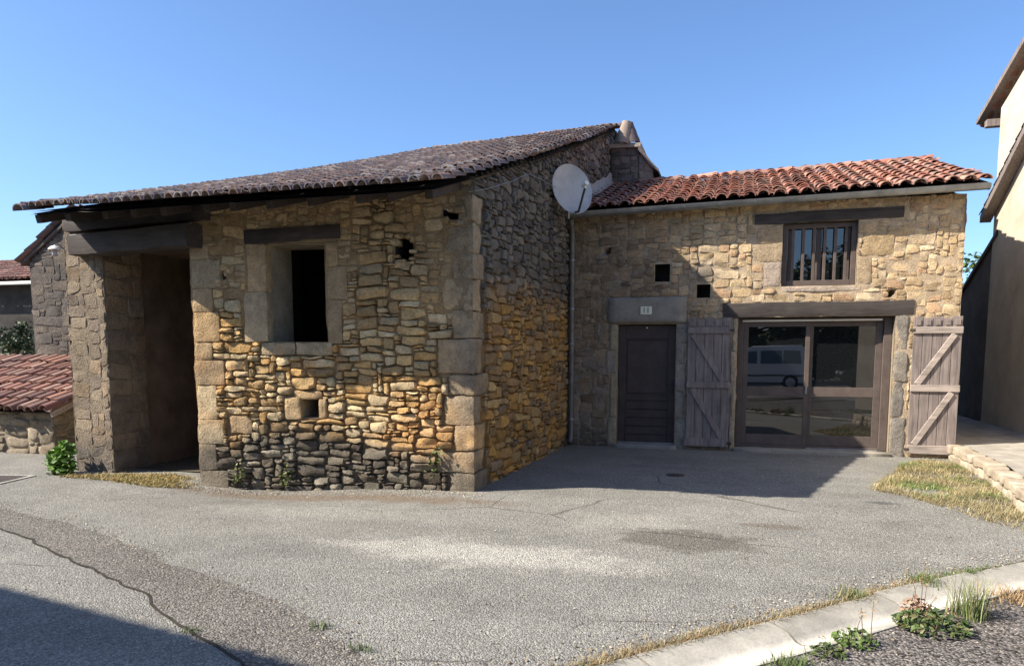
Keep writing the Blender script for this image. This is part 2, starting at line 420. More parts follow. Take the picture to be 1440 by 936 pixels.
# concrete channel kerb: shallow V, cast in lengths
def kerb():
    g = Geo(); P = KP; nrm = KN; s = np.r_[0, np.cumsum(np.linalg.norm(np.diff(P, axis=0), axis=1))]
    prof = [(0, -.1), (0, .008), (.010, .016), (.15, -.006), (.18, -.022), (.21, -.042), (.24, -.048), (.27, -.042), (.395, .006), (.415, .008), (.425, -.1)]
    L = 1.0; k0 = 0
    for j in range(int(s[-1] / L)):
        a, b = j * L + .006, (j + 1) * L - .006
        t = np.linspace(a, b, 9); px = np.interp(t, s, P[:, 0]); py = np.interp(t, s, P[:, 1]); nx = np.interp(t, s, nrm[:, 0]); ny = np.interp(t, s, nrm[:, 1])
        dz = rng.normal(0, .004); sh = rng.normal(0, .006); V = []
        for (o, z) in prof:
            V.append(np.c_[px + nx * (o + sh), py + ny * (o + sh), np.full(9, z + dz)])
        V = np.concatenate(V); m = len(prof); V[:, 2] += .003 * fbm(V, 5, j)
        I = np.arange(m * 9).reshape(m, 9)
        F = np.stack([I[:-1, :-1], I[:-1, 1:], I[1:, 1:], I[1:, :-1]], -1).reshape(-1, 4)
        kc = np.repeat(np.array([(.22, .2, .165)] * 2 + [(.30, .28, .235), (.36, .335, .28), (.42, .39, .33), (.54, .505, .43), (.58, .545, .47), (.52, .49, .42), (.42, .40, .34)] + [(.3, .28, .24)] * 2), 9, axis=0) * (1 + .22 * fbm(V, 6, j + 3) + rng.normal(0, .05))[:, None]  # upper slope darker, lower slope brighter: slope lighting strengthened in colour, plus dirt
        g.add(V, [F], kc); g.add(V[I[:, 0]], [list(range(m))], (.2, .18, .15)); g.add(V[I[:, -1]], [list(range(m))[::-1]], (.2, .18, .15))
    return struct(g.build('kerb', colmat('kerb_concrete_worn_shaded', n1=7, n2=60, var=.3, bstr=.5, bdist=.006), smooth=True, sharp=35))
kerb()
outer = KP + KN * .423; far = KP + KN * 6.5
strip('road', outer, far, .004, M['road'], 120, 6)

# ------------------------------------------------------------------ rubble masonry
def pack(nu, nv, blocked, rng, hw=((1, .22), (2, .42), (3, .27), (4, .09)), asp=(1.3, 3.6), wmax=11):
    occ = blocked.copy(); out = []
    hs = np.array([h for h, _ in hw]); pr = np.array([p for _, p in hw]); pr = pr / pr.sum()
    for v in range(nv):
        u = 0
        while u < nu:
            if occ[u, v]: u += 1; continue
            run = 1
            while u + run < nu and not occ[u + run, v] and run < wmax + 3: run += 1
            h = int(rng.choice(hs, p=pr)); h = min(h, nv - v)
            wd = int(round(h * rng.uniform(*asp) + rng.uniform(-.4, .8))); wd = max(2, min(wd, wmax))
            if run - wd < 2: wd = min(run, wmax + 2)
            wd = min(wd, run)
            while h > 1 and occ[u:u + wd, v:v + h].any(): h -= 1
            occ[u:u + wd, v:v + h] = True
            out.append((u, v, u + wd, v + h)); u += wd
    return np.array(out, float)
def masonry(g, mapf, u0, u1, v0, v1, colf, seed, cell=.045, opens=(), holes=(), presets=(), top=None, bottom=None, gap=.008,
            md=.035, relief=(.0, .03), rough=.010, warp=.022, mort=(.22, .17, .11), hw=((1, .22), (2, .42), (3, .27), (4, .09)), asp=(1.3, 3.6), nx=7, ny=6, flat=None):
    rng = np.random.default_rng(seed)
    nu = int(round((u1 - u0) / cell)); nv = int(round((v1 - v0) / cell))
    uc = u0 + (np.arange(nu) + .5) * cell; vc = v0 + (np.arange(nv) + .5) * cell
    UU, VV = np.meshgrid(uc, vc, indexing='ij'); bl = np.zeros((nu, nv), bool)
    for (a, b, c, d) in list(opens) + list(holes) + list(presets):
        bl |= (UU > a - cell * .4) & (UU < b + cell * .4) & (VV > c - cell * .4) & (VV < d + cell * .4)
    if top is not None: bl |= VV > top(UU) - cell * .3
    if bottom is not None: bl |= VV < bottom(UU)
    rc = pack(nu, nv, bl, rng, hw, asp)
    rc = rc * cell + np.array([u0, v0, u0, v0]); S = len(rc)
    def nodes(k): return np.r_[-1, np.linspace(-.88, .88, k - 2), 1]
    s, t = np.meshgrid(nodes(nx), nodes(ny), indexing='ij'); s = s.ravel()[None]; t = t.ravel()[None]
    rd = rng.uniform(.03, .40, (S, 1))
    x = s * (1 - rd) + s * np.sqrt(np.maximum(0, 1 - .5 * t * t)) * rd; y = t * (1 - rd) + t * np.sqrt(np.maximum(0, 1 - .5 * s * s)) * rd
    cx = (rc[:, 0] + rc[:, 2])[:, None] / 2; cy = (rc[:, 1] + rc[:, 3])[:, None] / 2
    gp = gap * rng.uniform(.5, 1.5, (S, 1))
    hx = (rc[:, 2] - rc[:, 0])[:, None] / 2 - gp; hy = (rc[:, 3] - rc[:, 1])[:, None] / 2 - gp
    # skew the quad: trapezoid and shear
    x2 = x * (1 + rng.normal(0, .07, (S, 1)) * t) + rng.normal(0, .06, (S, 1)) * t * hy / np.maximum(hx, .01)
    y2 = y * (1 + rng.normal(0, .13, (S, 1)) * s) + rng.normal(0, .12, (S, 1)) * s
    U = cx + hx * x2; Vv = cy + hy * y2
    Q = np.c_[U.ravel(), Vv.ravel()]
    wu = (fbm(Q, 2.3, seed + 1) * 1.3 + vnoise(Q, 9, seed + 3) * .5).reshape(U.shape) * warp; wv = (fbm(Q, 1.9, seed + 2) * 1.3 + vnoise(Q, 8, seed + 4) * .45).reshape(U.shape) * warp
    U = U + wu + .010 * fbm(Q, 21, seed + 21, 2).reshape(U.shape); Vv = Vv + wv + .009 * fbm(Q, 21, seed + 22, 2).reshape(U.shape)
    e = (1 - np.abs(s) ** 5) * (1 - np.abs(t) ** 5)
    rim = (np.maximum(np.abs(s), np.abs(t)) > .99)
    rl = rng.uniform(relief[0], relief[1], (S, 1)); sz = np.clip(hx / .13, .35, 1.2); amp = .4 + 20 * relief[1]
    fac = [rng.uniform(0, .008, (S, 1)) + rng.normal(0, .013, (S, 1)) * s * sz * amp + rng.normal(0, .011, (S, 1)) * t * sz * amp for _ in range(4)]
    tl = np.minimum.reduce(fac)
    Q3 = np.c_[U.ravel() * 9, Vv.ravel() * 13, np.repeat(rng.uniform(0, 50, S), s.size)]
    nz = (fbm(Q3, 1.0, seed + 5, 3)).reshape(U.shape) * rough * 2
    mdv = md(U, Vv) if callable(md) else np.full(U.shape, md)
    fl = 1 - .85 * flat(U, Vv) if flat is not None else 1.0
    D = np.where(rim, -mdv - .012, (rl + tl + nz) * fl * np.clip(e * 2.2, 0, 1) - (1 - np.clip(e * 2.5, 0, 1)) * np.minimum(mdv, .02) * .8)
    P = mapf(U.ravel(), Vv.ravel(), D.ravel())
    r1 = np.repeat(rng.random(S), s.size); r2 = np.repeat(rng.random(S), s.size)
    C = colf(P, r1, r2)
    I = np.arange(nx * ny).reshape(nx, ny); q = np.stack([I[:-1, :-1], I[1:, :-1], I[1:, 1:], I[:-1, 1:]], -1).reshape(-1, 4)
    F = (q[None] + (np.arange(S) * nx * ny)[:, None, None]).reshape(-1, 4)
    g.add(P, F, C)
    # mortar bed behind
    ul = np.unique(np.r_[np.arange(u0, u1, .06), u1, [x for o in opens for x in o[:2]]].round(4)); vl = np.unique(np.r_[np.arange(v0, v1, .06), v1, [x for o in opens for x in o[2:]]].round(4))
    ul = ul[(ul >= u0 - 1e-6) & (ul <= u1 + 1e-6)]; vl = vl[(vl >= v0 - 1e-6) & (vl <= v1 + 1e-6)]
    A, B = np.meshgrid(ul, vl, indexing='ij'); ca = (ul[:-1] + ul[1:]) / 2; cb = (vl[:-1] + vl[1:]) / 2; CA, CB = np.meshgrid(ca, cb, indexing='ij')
    keep = np.ones(CA.shape, bool)
    for (a, b, c, d) in opens: keep &= ~((CA > a) & (CA < b) & (CB > c) & (CB < d))
    if top is not None: keep &= CB < top(CA) + .03
    if bottom is not None: keep &= CB > bottom(CA) - .1
    Q = np.c_[A.ravel(), B.ravel()]
    dd = -(md(A, B).ravel() if callable(md) else md) + fbm(Q, 14, seed + 8) * .012
    for (a, b, c, d) in holes:
        m = (A > a + .01) & (A < b - .01) & (B > c + .01) & (B < d - .01); dd = np.where(m.ravel(), -.38, dd)
    P = mapf(A.ravel(), B.ravel(), dd)
    I = np.arange(A.size).reshape(A.shape); F = np.stack([I[:-1, :-1], I[1:, :-1], I[1:, 1:], I[:-1, 1:]], -1)[keep]
    mc = np.array(mort)[None] * (1 + .25 * fbm(Q, 5, seed + 11)[:, None])
    if callable(colf): mc = mc * .5 + .5 * colf(P, np.full(len(P), .3), np.full(len(P), .5)) * .8
    g.add(P, F.reshape(-1, 4), np.clip(mc, 0, 1))
    return g

def pal(cols, r1, r2):
    cols = np.array(cols); k = np.minimum((r1 * len(cols)).astype(int), len(cols) - 1)
    return cols[k] * (.78 + .5 * r2)[:, None]
def lerp(a, b, t): return a * (1 - t[:, None]) + np.asarray(b) * t[:, None]

# ================================================================== BARN
barn = thing('stone_barn', 'long low rubble stone barn with dark old tiled roof and open cart doorway', 'barn')
WX = [-3.5, -2.6, -1.6, 0.0]; WY = [-.38, -.23, -.10, -.07]
def fwall(x): # plan of the bowed old front wall
    x = np.asarray(x, float); o = 0
    for k in (-.25, -.12, 0, .12, .25): o = o + np.interp(x + k, WX, WY)
    return o / 5
def map_front(u, v, d): return np.c_[u, fwall(u) - d, v]
def xside(y): return .0 + .026 * np.asarray(y, float)
def map_side(u, v, d): return np.c_[xside(u) + d, u, v]
def col_front(P, r1, r2):
    x, y, z = P.T
    och = pal([(.52, .35, .16), (.46, .28, .11), (.54, .42, .24), (.42, .28, .13), (.50, .38, .22), (.38, .25, .12)], r1, r2)
    gry = pal([(.35, .26, .165), (.38, .275, .16), (.30, .225, .14), (.40, .31, .20)], r1, r2)
    drk = pal([(.105, .10, .088), (.07, .068, .06), (.14, .125, .10), (.17, .155, .125), (.055, .053, .05)], r1, r2)
    n = fbm(P, 1.6, 31); n2 = fbm(P, 5, 32)
    c = lerp(och, gry, sstep(1.8, 2.9, z + n * .6) * .6); c = lerp(c, (.46, .24, .085), sstep(.12, .5, n2 * .7 + n) * sstep(2.2, 1.6, z) * .6)
    c = lerp(c, drk, sstep(.80, .36, z + n * .34 + n2 * .14) * .9)
    c = lerp(c, (.15, .135, .11), sstep(-.42, -.12, x + n * .12) * sstep(.7, 1.3, z + n2 * .3) * .62)
    return np.clip(c * (1 + .14 * fbm(P, 11, 33))[:, None], 0.01, 1)
def col_side(P, r1, r2):
    x, y, z = P.T
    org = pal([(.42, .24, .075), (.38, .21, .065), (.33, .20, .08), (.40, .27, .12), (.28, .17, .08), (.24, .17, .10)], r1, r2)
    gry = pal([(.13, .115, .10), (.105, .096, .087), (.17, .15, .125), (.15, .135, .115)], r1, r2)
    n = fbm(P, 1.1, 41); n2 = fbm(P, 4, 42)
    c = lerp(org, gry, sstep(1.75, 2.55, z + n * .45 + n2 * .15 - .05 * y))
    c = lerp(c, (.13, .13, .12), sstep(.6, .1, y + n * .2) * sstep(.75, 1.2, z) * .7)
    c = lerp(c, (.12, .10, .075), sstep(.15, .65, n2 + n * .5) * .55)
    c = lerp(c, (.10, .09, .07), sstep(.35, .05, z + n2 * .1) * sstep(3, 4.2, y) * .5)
    return np.clip(c * (1 + .12 * fbm(P, 11, 43))[:, None], 0.01, 1)

# roof planes
RZ0, RY0, RY1 = 3.21, -1.10, 8.3
def ridge_z(x): return 6.3 - .20 * np.clip((.2 - np.asarray(x, float)) / 4.4, 0, 1.3)
def roof_z(x, y):
    t = (np.asarray(y, float) - RY0) / (RY1 - RY0)
    return RZ0 + (ridge_z(x) - RZ0) * t - .06 * np.sin(np.clip(t, 0, 1) * math.pi)
DOOR = (-5.0, -3.5, -.2, 2.84)      # cart doorway
WIN = (-2.56, -1.81, 1.71, 2.86)
VENT = (-2.17, -1.95, .80, 1.03)
wall_g = Geo(); ash = wall_g
def plaster(u, v):      # remains of old lime render on the front
    sh = np.shape(u); Q = np.c_[np.ravel(u), np.ravel(v)]; n = (fbm(Q, 1.5, 81) + .35 * fbm(Q, 6, 82)).reshape(sh)
    a = sstep(-2.2, -2.7, u) * sstep(1.75, 2.15, v) + sstep(-.95, -.35, u) * sstep(1.7, 2.1, v) * .8 + sstep(-1.3, -1.6, u) * sstep(1.6, 2.0, v) * .7 + sstep(2.7, 3.1, v) * .7 + sstep(-2.95, -3.3, u) * .5
    return np.clip(sstep(.0, .55, np.clip(a, 0, 1) * .85 + n * .75 - .28), 0, 1)
md_front = lambda u, v: .040 - .037 * plaster(u, v)
pre = []
# corner quoins: big dressed blocks, some reaching along the front and some along the side
qz = -.15; k = 0; quo = []
for hgt in (.36, .25, .30, .34, .24, .40, .31, .36, .28, .33, .30, .26):
    lf, ls = ((.30, .50), (.44, .30), (.24, .40), (.36, .26))[k % 4]
    if qz > 2.1: lf, ls = lf * .75, ls * .8
    if qz + hgt > 3.36: break
    quo.append((qz, hgt, lf, ls)); pre.append((-lf, .1, qz, qz + hgt)); qz += hgt; k += 1
pre_side = [(-.1, ls, z, z + h) for (z, h, lf, ls) in quo]
# doorway jamb blocks on the left edge of the front wall
jb = []; z = -.2; k = 0
for hgt in (.34, .33, .30, .42, .30, .22, .36, .28, .34, .18):
    jb.append((-3.5, -3.5 + (.38, .24, .34, .27)[k % 4], z, z + hgt)); z += hgt; k += 1
pre += jb
# window surround
wsur = [(-2.86, -2.56, 1.71, 2.30), (-2.80, -2.56, 2.30, 2.86), (-1.81, -1.62, 1.68, 2.20), (-1.81, -1.54, 2.20, 2.58), (-1.81, -1.66, 2.58, 2.86), (-2.66, -2.22, 1.55, 1.71), (-2.22, -1.76, 1.55, 1.71),
        (-2.38, -2.17, .78, 1.05), (-1.95, -1.85, .80, 1.03), (-2.26, -1.90, 1.03, 1.13)]
pre += wsur
lint = (-2.80, -1.62, 2.86, 3.03)
# a few big single stones
big = [(-3.1, -2.8, .60, .82)]
CAV = [(-.94, -.72, 2.60, 2.90), (-3.26, -3.04, 2.44, 2.60), (-.34, -.12, 3.02, 3.16)]
masonry(wall_g, map_front, -3.5, 0.0, -.22, 3.50, col_front, 11, .035, opens=[WIN, VENT] + CAV, presets=pre + [lint] + big,
        gap=.006, md=md_front, flat=plaster, relief=(.0, .036), rough=.016, mort=(.27, .20, .125), asp=(1.3, 4.2), nx=8, ny=7, hw=((1, .26), (2, .40), (3, .24), (4, .10)))
qc = lambda a: (lambda P, r1, r2: np.clip(lerp(np.tile(np.array(a), (len(P), 1)) * (1 + .2 * fbm(P, 5, 3))[:, None], (.14, .128, .105), sstep(-.12, .3, fbm(P, 2.2, 8) + .3 * fbm(P, 9, 9)) * .6), .01, 1))
qcb = lambda P, r1, r2: np.clip(lerp(col_front(P, r1, r2), (.37, .285, .19), .08 + .37 * sstep(.25, .8, P[:, 2] + .2 * fbm(P, 3, 14))) * (1 + .25 * fbm(P, 4, 12))[:, None], .01, 1)
for i, (z, h, lf, ls) in enumerate(quo):
    c = [(.34, .265, .17), (.27, .21, .145), (.36, .255, .14), (.25, .20, .15)][i % 4]
    if z < .25: c = (.15, .14, .12)
    y0 = float(fwall(-lf)); 
    a0 = np.array([-lf, fwall(-lf)]); a1 = np.array([0.012, -.083]); dx = (lf)
    rblock(ash, ((-lf + .018) / 2, -.076 + (ls + .0) / 2 - .0, z + h / 2), (lf + .010, ls + .0, h - .003), .024, .024, 100 + i, 0, lambda P, r1, r2: lerp(qcb(P, r1, r2), (.15, .135, .112), sstep(-.1, .35, fbm(P, 2.2, 8) + .3 * fbm(P, 9, 9)) * .55))
rc_ = np.random.default_rng(15)
for ci, (a, b, z0, z1) in enumerate(CAV):            # broken stones closing in on each cavity
    for k in range(13):
        e = k % 4; t = rc_.uniform(.0, 1); x = a + (b - a) * t if e < 2 else (a, b)[e - 2]; z = z0 + (z1 - z0) * t if e >= 2 else (z0, z1)[e]
        rblock(ash, (x, float(fwall(x)) + .07, z), tuple(rc_.uniform((.05, .12, .03), (.12, .18, .085))), .015, .02, 700 + ci * 20 + k, float(rc_.normal(0, .2)), col_front)
for i, (a, b, z0, z1) in enumerate(jb + wsur + big):
    ym = float(fwall((a + b) / 2)); c = [(.36, .29, .195), (.33, .265, .18), (.38, .29, .175), (.31, .24, .15)][i % 4]
    if i >= len(jb) + 7: c = (.42, .31, .16)
    if z0 < .3: c = (.19, .18, .155)
    elif i < len(jb) and z0 < 2.0: c = [(.40, .30, .17), (.38, .32, .22), (.42, .32, .19)][i % 3]
    rot = math.atan2(float(fwall(b) - fwall(a)), b - a)
    dp = .30 if i < len(jb) else .34
    rblock(ash, ((a + b) / 2, ym + dp / 2 - .006, (z0 + z1) / 2), (b - a - .004, dp, z1 - z0 - .004), .018, .015, 140 + i, rot, qcb)
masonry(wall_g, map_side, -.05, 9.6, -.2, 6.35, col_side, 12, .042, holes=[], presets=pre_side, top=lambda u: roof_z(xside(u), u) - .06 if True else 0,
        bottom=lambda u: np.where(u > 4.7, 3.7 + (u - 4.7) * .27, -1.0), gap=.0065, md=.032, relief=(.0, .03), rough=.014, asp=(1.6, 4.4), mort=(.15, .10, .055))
# pier at the far side of the doorway
def col_pier(P, r1, r2):
    c = pal([(.21, .165, .12), (.24, .19, .135), (.19, .15, .115), (.26, .19, .125)], r1, r2); z = P[:, 2]
    c = lerp(c, (.12, .11, .10), sstep(.7, .3, z + .3 * fbm(P, 2, 5)) * .6)
    return np.clip(c * (1 + .2 * fbm(P, 6, 6))[:, None], .01, 1)
def map_pier(u, v, d): return np.c_[u, -.16 - d, v]
def map_pier_side(u, v, d): return np.c_[-5.0 + d, u, v]
def map_pier_left(u, v, d): return np.c_[-5.62 - d, u, v]
masonry(wall_g, map_pier, -5.62, -5.0, -.2, 3.3, col_pier, 21, .05, gap=.003, md=.004, relief=(0, .010), rough=.010, mort=(.25, .20, .14), hw=((2, .3), (3, .4), (4, .3)), asp=(1.2, 2.6), flat=lambda u, v: .75 + 0 * u)
masonry(wall_g, map_pier_side, -.16, .5, -.2, 3.0, col_pier, 22, .055, gap=.003, md=.008, relief=(0, .008), rough=.006, mort=(.22, .18, .13), hw=((3, .3), (4, .4), (5, .3)), asp=(1.2, 2.6))
masonry(wall_g, map_pier_left, -.16, 4.0, -.2, 3.4, col_pier, 23, .06, gap=.005, md=.012, relief=(0, .016), rough=.008, mort=(.25, .21, .16))
def col_in(P, r1, r2): return np.clip(pal([(.20, .145, .095), (.17, .125, .085), (.23, .17, .115), (.15, .11, .08)], r1, r2) * (1 + .2 * fbm(P, 5, 3))[:, None], .01, 1)
masonry(wall_g, lambda u, v, d: np.c_[u, 1.9 - d, v], -5.1, -3.44, -.1, 3.0, col_in, 24, .055, gap=.004, md=.014, relief=(0, .02), mort=(.17, .13, .09), nx=5, ny=5)
barn_wall = wall_g.build('wall', M['stone'], barn, smooth=True, sharp=28)
# reveals of the openings and the inside
ig = Geo()
def reveal(g, o, y, dep, cols=None):
    a, b, c, d = o; ya = float(fwall(a)) + .03; yb = float(fwall(b)) + .03
    quad(g, [(a, ya, c), (a, ya + dep, c), (a, ya + dep, d), (a, ya, d)]); quad(g, [(b, yb, c), (b, yb, d), (b, yb + dep, d), (b, yb + dep, c)])
    quad(g, [(a, ya, c), (b, yb, c), (b, yb + dep, c), (a, ya + dep, c)]); quad(g, [(a, ya, d), (a, ya + dep, d), (b, yb + dep, d), (b, yb, d)])
M['reveal'] = (plain('reveal_plaster', (.31, .26, .19), .95, .1, nscale=5, var=.3, bstr=.7, bdist=.02))
for o_ in CAV:
    a, b, c, d = o_; ya = float(fwall((a + b) / 2)) + .035; g = Geo(); ring = [(a, c), (b, c), (b, d), (a, d)]
    for k in range(4): (x1, z1), (x2, z2) = ring[k], ring[(k + 1) % 4]; quad(g, [(x1, ya, z1), (x1, ya + .45, z1), (x2, ya + .45, z2), (x2, ya, z2)])
    quad(g, [(x, ya + .45, z) for x, z in ring]); g.build('cavity', M['hole'], barn)
for o_, d_ in (((WIN[0], WIN[1], WIN[2] - .01, WIN[3]), .55), (VENT, .5)):
    rvg = Geo(); reveal(rvg, o_, 0, d_); rvg.build('reveal', M['reveal'], barn)
box(ig, (-5.29, 2.6, 1.4), (.5, 4.2, 3.4), .01); box(ig, (-2.65, 4.6, 1.4), (5.3, .3, 3.6), .01)
box(ig, (-3.41, 1.0, 1.6), (.05, 1.8, 3.4), .004)         # partition on the right of the cart bay
quad(ig, [(-5.1, .45, 2.95), (-3.4, .45, 2.95), (-3.4, 4.6, 2.95), (-5.1, 4.6, 2.95)])
quad(ig, [(-3.4, .62, -.05), (.0, .62, -.05), (.0, 4.5, -.05), (-3.4, 4.5, -.05)])
quad(ig, [(-5.62, 17, -.1), (-5.62, 17, 3.4), (.45, 17, 3.4), (.45, 17, -.1)])
quad(ig, [(-5.60, 3.9, -.1), (-5.60, 17, -.1), (-5.60, 17, 3.4), (-5.60, 3.9, 3.4)])
quad(ig, [(.24, 9.5, -.1), (.46, 17, -.1), (.46, 17, 3.4), (.24, 9.5, 6.0)])
ig.build('inner_wall', M['darkint'], barn)
fg = Geo(); quad(fg, [(-5.05, .2, .006), (-3.4, .2, .006), (-3.4, 4.5, .006), (-5.05, 4.5, .006)])
fg.build('floor', plain('barn_earth_floor', (.10, .085, .06), .98, .1), barn)
# timber
def wobble_beam(name, parent, a, b, wd, ht, mat, seed, n=24):
    g = Geo(); a = np.array(a, float); b = np.array(b, float); ts = np.linspace(0, 1, n); ring = []
    pts = [(-1, -1), (-.5, -1), (0, -1), (.5, -1), (1, -1), (1, -.5), (1, 0), (1, .5), (1, 1), (.5, 1), (0, 1), (-.5, 1), (-1, 1), (-1, .5), (-1, 0), (-1, -.5)]
    m = len(pts); V = []
    d = (b - a) / np.linalg.norm(b - a); sd = np.array([-d[1], d[0], 0]); sd /= np.linalg.norm(sd); up = np.array([0, 0, 1.])
    for t in ts:
        p = a + (b - a) * t
        for (x, y) in pts:
            k = 1 - .06 * (abs(x) == 1 and abs(y) == 1); V.append(p + sd * x * wd / 2 * k + up * y * ht / 2 * k)
    V = np.array(V); V += fbm(V, 3.2, seed)[:, None] * .022 * np.array([[0, 1, 1]]) + fbm(V, 14, seed + 2)[:, None] * .006
    F = [[i * m + k, i * m + (k + 1) % m, (i + 1) * m + (k + 1) % m, (i + 1) * m + k] for i in range(n - 1) for k in range(m)]
    g.add(V, F + [list(range(m))[::-1], [(n - 1) * m + k for k in range(m)]])
    return g.build(name, mat, parent, smooth=True, sharp=50)
wobble_beam('doorway_beam', barn, (-5.35, -.16, 2.94), (-3.32, -.42, 2.96), .36, .27, M['oldwood'], 3)
wobble_beam('wall_plate', barn, (-5.5, -.10, 3.21), (-3.2, -.34, 3.22), .30, .17, M['oldwood'], 9)
wobble_beam('window_lintel', barn, (-2.80, float(fwall(-2.8)) + .10, 2.935), (-1.62, float(fwall(-1.62)) + .10, 2.985), .24, .17, M['oldwood'], 5)
# roof: deck, rafters, tiles
def canal(n=8, r0=.085, r1=.068, L=.42, th=.012, flat=.85):
    a = np.linspace(0, math.pi, n + 1)
    def ringv(r, y, zoff=0): return np.c_[np.cos(a) * r, np.full(n + 1, y), np.sin(a) * r * flat + zoff]
    rings = [ringv(r0, 0), ringv((r0 + r1) / 2, L / 2), ringv(r1, L), ringv(r0, 0), ringv(r0 - th, 0), ringv(r0 - th, .0), ringv(r1 - th, L * .6)]
    V = np.concatenate(rings); m = n + 1; F = []
    for (i, j) in ((0, 1), (1, 2), (3, 4), (5, 6)):
        for k in range(n): F.append([i * m + k, i * m + k + 1, j * m + k + 1, j * m + k])
    return V, np.array(F)
def stamp(g, TV, TF, pts, xs, ys, zs, cols, sc_=None):
    S = len(pts); P = pts[:, None, :] + TV[None, :, 0:1] * xs[:, None, :] + TV[None, :, 1:2] * ys[:, None, :] + TV[None, :, 2:3] * zs[:, None, :]
    F = (TF[None] + (np.arange(S) * len(TV))[:, None, None]).reshape(-1, TF.shape[1])
    g.add(P.reshape(-1, 3), F, np.repeat(cols, len(TV), axis=0))
def tile_field(g, surf, u0, u1, s1, du, ds, tmpl, pan, keep, colf, rng, lift=.028, base=.0, jit_=1.0):
    """surf(u,s)->point on the roof; u along the eave, s up the slope (metres)"""
    us = np.arange(u0 + du / 2, u1, du); ss = np.arange(0, s1, ds)
    A, B = np.meshgrid(us, ss, indexing='ij'); a = A.ravel(); b = B.ravel()
    for kind, T in (('pan', pan), ('cover', tmpl)):
        if T is None: continue
        aa = a + (du / 2 if kind == 'pan' else 0) + rng.normal(0, .006 * jit_, a.size) + np.repeat(rng.normal(0, .010 * jit_, len(us)), len(ss)); bb = b + rng.normal(0, .018 * jit_, b.size) + (-.015 if kind == 'cover' else .0)
        k = keep(aa, bb); aa = aa[k]; bb = bb[k]
        e = .05; p = surf(aa, bb); X = (surf(aa + e, bb) - surf(aa - e, bb)); X /= np.linalg.norm(X, axis=1, keepdims=True)
        Y = (surf(aa, bb + e) - surf(aa, bb - e)); Y /= np.linalg.norm(Y, axis=1, keepdims=True)
        Z = np.cross(X, Y); Z /= np.linalg.norm(Z, axis=1, keepdims=True)
        L = T[0][:, 1].max(); tilt = lift / L
        Y2 = Y - Z * tilt; Y2 = Y2 + X * rng.normal(0, .022 * jit_, (len(aa), 1))
        Z2 = Z + Y * tilt
        p = p + Z * (base + lift + (0.02 if kind == 'cover' else .005))
        stamp(g, T[0], T[1], p, X, Y2, Z2, colf(p, rng.random(len(aa)), rng.random(len(aa)), kind))
def flipped(T):
    V = T[0].copy(); V[:, 2] = -V[:, 2] + .06; return V, T[1][:, ::-1]
def col_old(P, r1, r2, kind):
    c = pal([(.135, .108, .112), (.17, .128, .122), (.12, .105, .112), (.19, .14, .125), (.15, .122, .122), (.22, .15, .125)], r1, r2)
    c = np.where((r2 > .88)[:, None], np.array([[.33, .29, .26]]), c)
    red = sstep(-3.0, -2.2, P[:, 0]) * sstep(-1.2, -2.0, P[:, 0]) * .25
    c = lerp(c, (.19, .10, .075), red * r1)
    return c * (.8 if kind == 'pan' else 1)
def eave_off(u): return .16 - .30 * sstep(-4.75, -4.05, u) + .03 * np.sin(np.asarray(u) * 1.7) + .02 * np.sin(np.asarray(u) * 4.1 + 1)
def surf_front(u, s):
    c = math.cos(R(18.3)); y = RY0 + s * c + eave_off(u) * np.clip(1 - s / 2, 0, 1)
    return np.c_[u, y, roof_z(u, y)]
HIPX0, HIPX1 = -5.32, -4.1
hipx = lambda y: HIPX0 + (HIPX1 - HIPX0) * (y - RY0) / (RY1 - RY0)
S1 = (RY1 - RY0) / math.cos(R(18.3))
rf = Geo(); rngR = np.random.default_rng(77)
tm = canal(7, .060, .047, .40, .012, 1.0); pn = flipped(canal(6, .056, .05, .40, .01, .6))
def keep_front(u, s):
    y = RY0 + s * math.cos(R(18.3)); return (u > hipx(y) + .03) & (u < xside(y) + .10) & (s < S1 - .05)
tile_field(rf, surf_front, -5.7, .6, S1, .124, .31, tm, pn, keep_front, col_old, rngR, lift=.034)
# left hip slope
def surf_left(u, s):   # u runs along -y... measured along the left eave, s up the slope towards +x
    t = s / 3.4; y = u; x0 = -5.40
    return np.c_[x0 + t * 1.40 + 0 * u, y, RZ0 + t * 2.75 + 0 * u]
def keep_left(u, s):
    x = -5.40 + s / 3.4 * 1.40; return (x < hipx(u) - .34)
tile_field(rf, lambda u, s: surf_left(-u, s), -9.5, 1.08, 3.3, .17, .32, tm, pn, lambda u, s: keep_left(-u, s), col_old, rngR, lift=.03)
# hip and ridge tiles
def ridge_line(g, pts, n, r, colf, rng, parent=None, zup=.05):
    pts = np.array(pts, float); T = canal(8, r, r * .85, np.linalg.norm(pts[1] - pts[0]) / n * 1.25, .014, .8)
    d = (pts[1] - pts[0]); L = np.linalg.norm(d); d /= L; x = np.cross(d, [0, 0, 1.]); x /= np.linalg.norm(x); zz = np.cross(x, d)
    t = (np.arange(n)) / n; P = pts[0] + d * L * t[:, None] + zz * (zup + rng.normal(0, .008, (n, 1)))
    Y = np.tile(d - zz * .05, (n, 1)) + x * rng.normal(0, .02, (n, 1))
    stamp(g, T[0], T[1], P, np.tile(x, (n, 1)), Y, np.tile(zz, (n, 1)), colf(P, rng.random(n), rng.random(n), 'cover'))
hy = np.linspace(RY0 + .06, RY1, 7); hxx = hipx(hy); hz = roof_z(hxx, hy)
for i in range(6): ridge_line(rf, [(hxx[i], hy[i], hz[i]), (hxx[i + 1], hy[i + 1], hz[i + 1])], 5, .10, col_old, rngR, zup=.015)
ridge_line(rf, [(HIPX1 - .1, RY1, float(ridge_z(HIPX1)) + .02), (.30, RY1, 6.32)], 13, .12, lambda P, a_, b_, k_: col_old(P, a_, b_ * .8, k_), rngR, zup=.0)
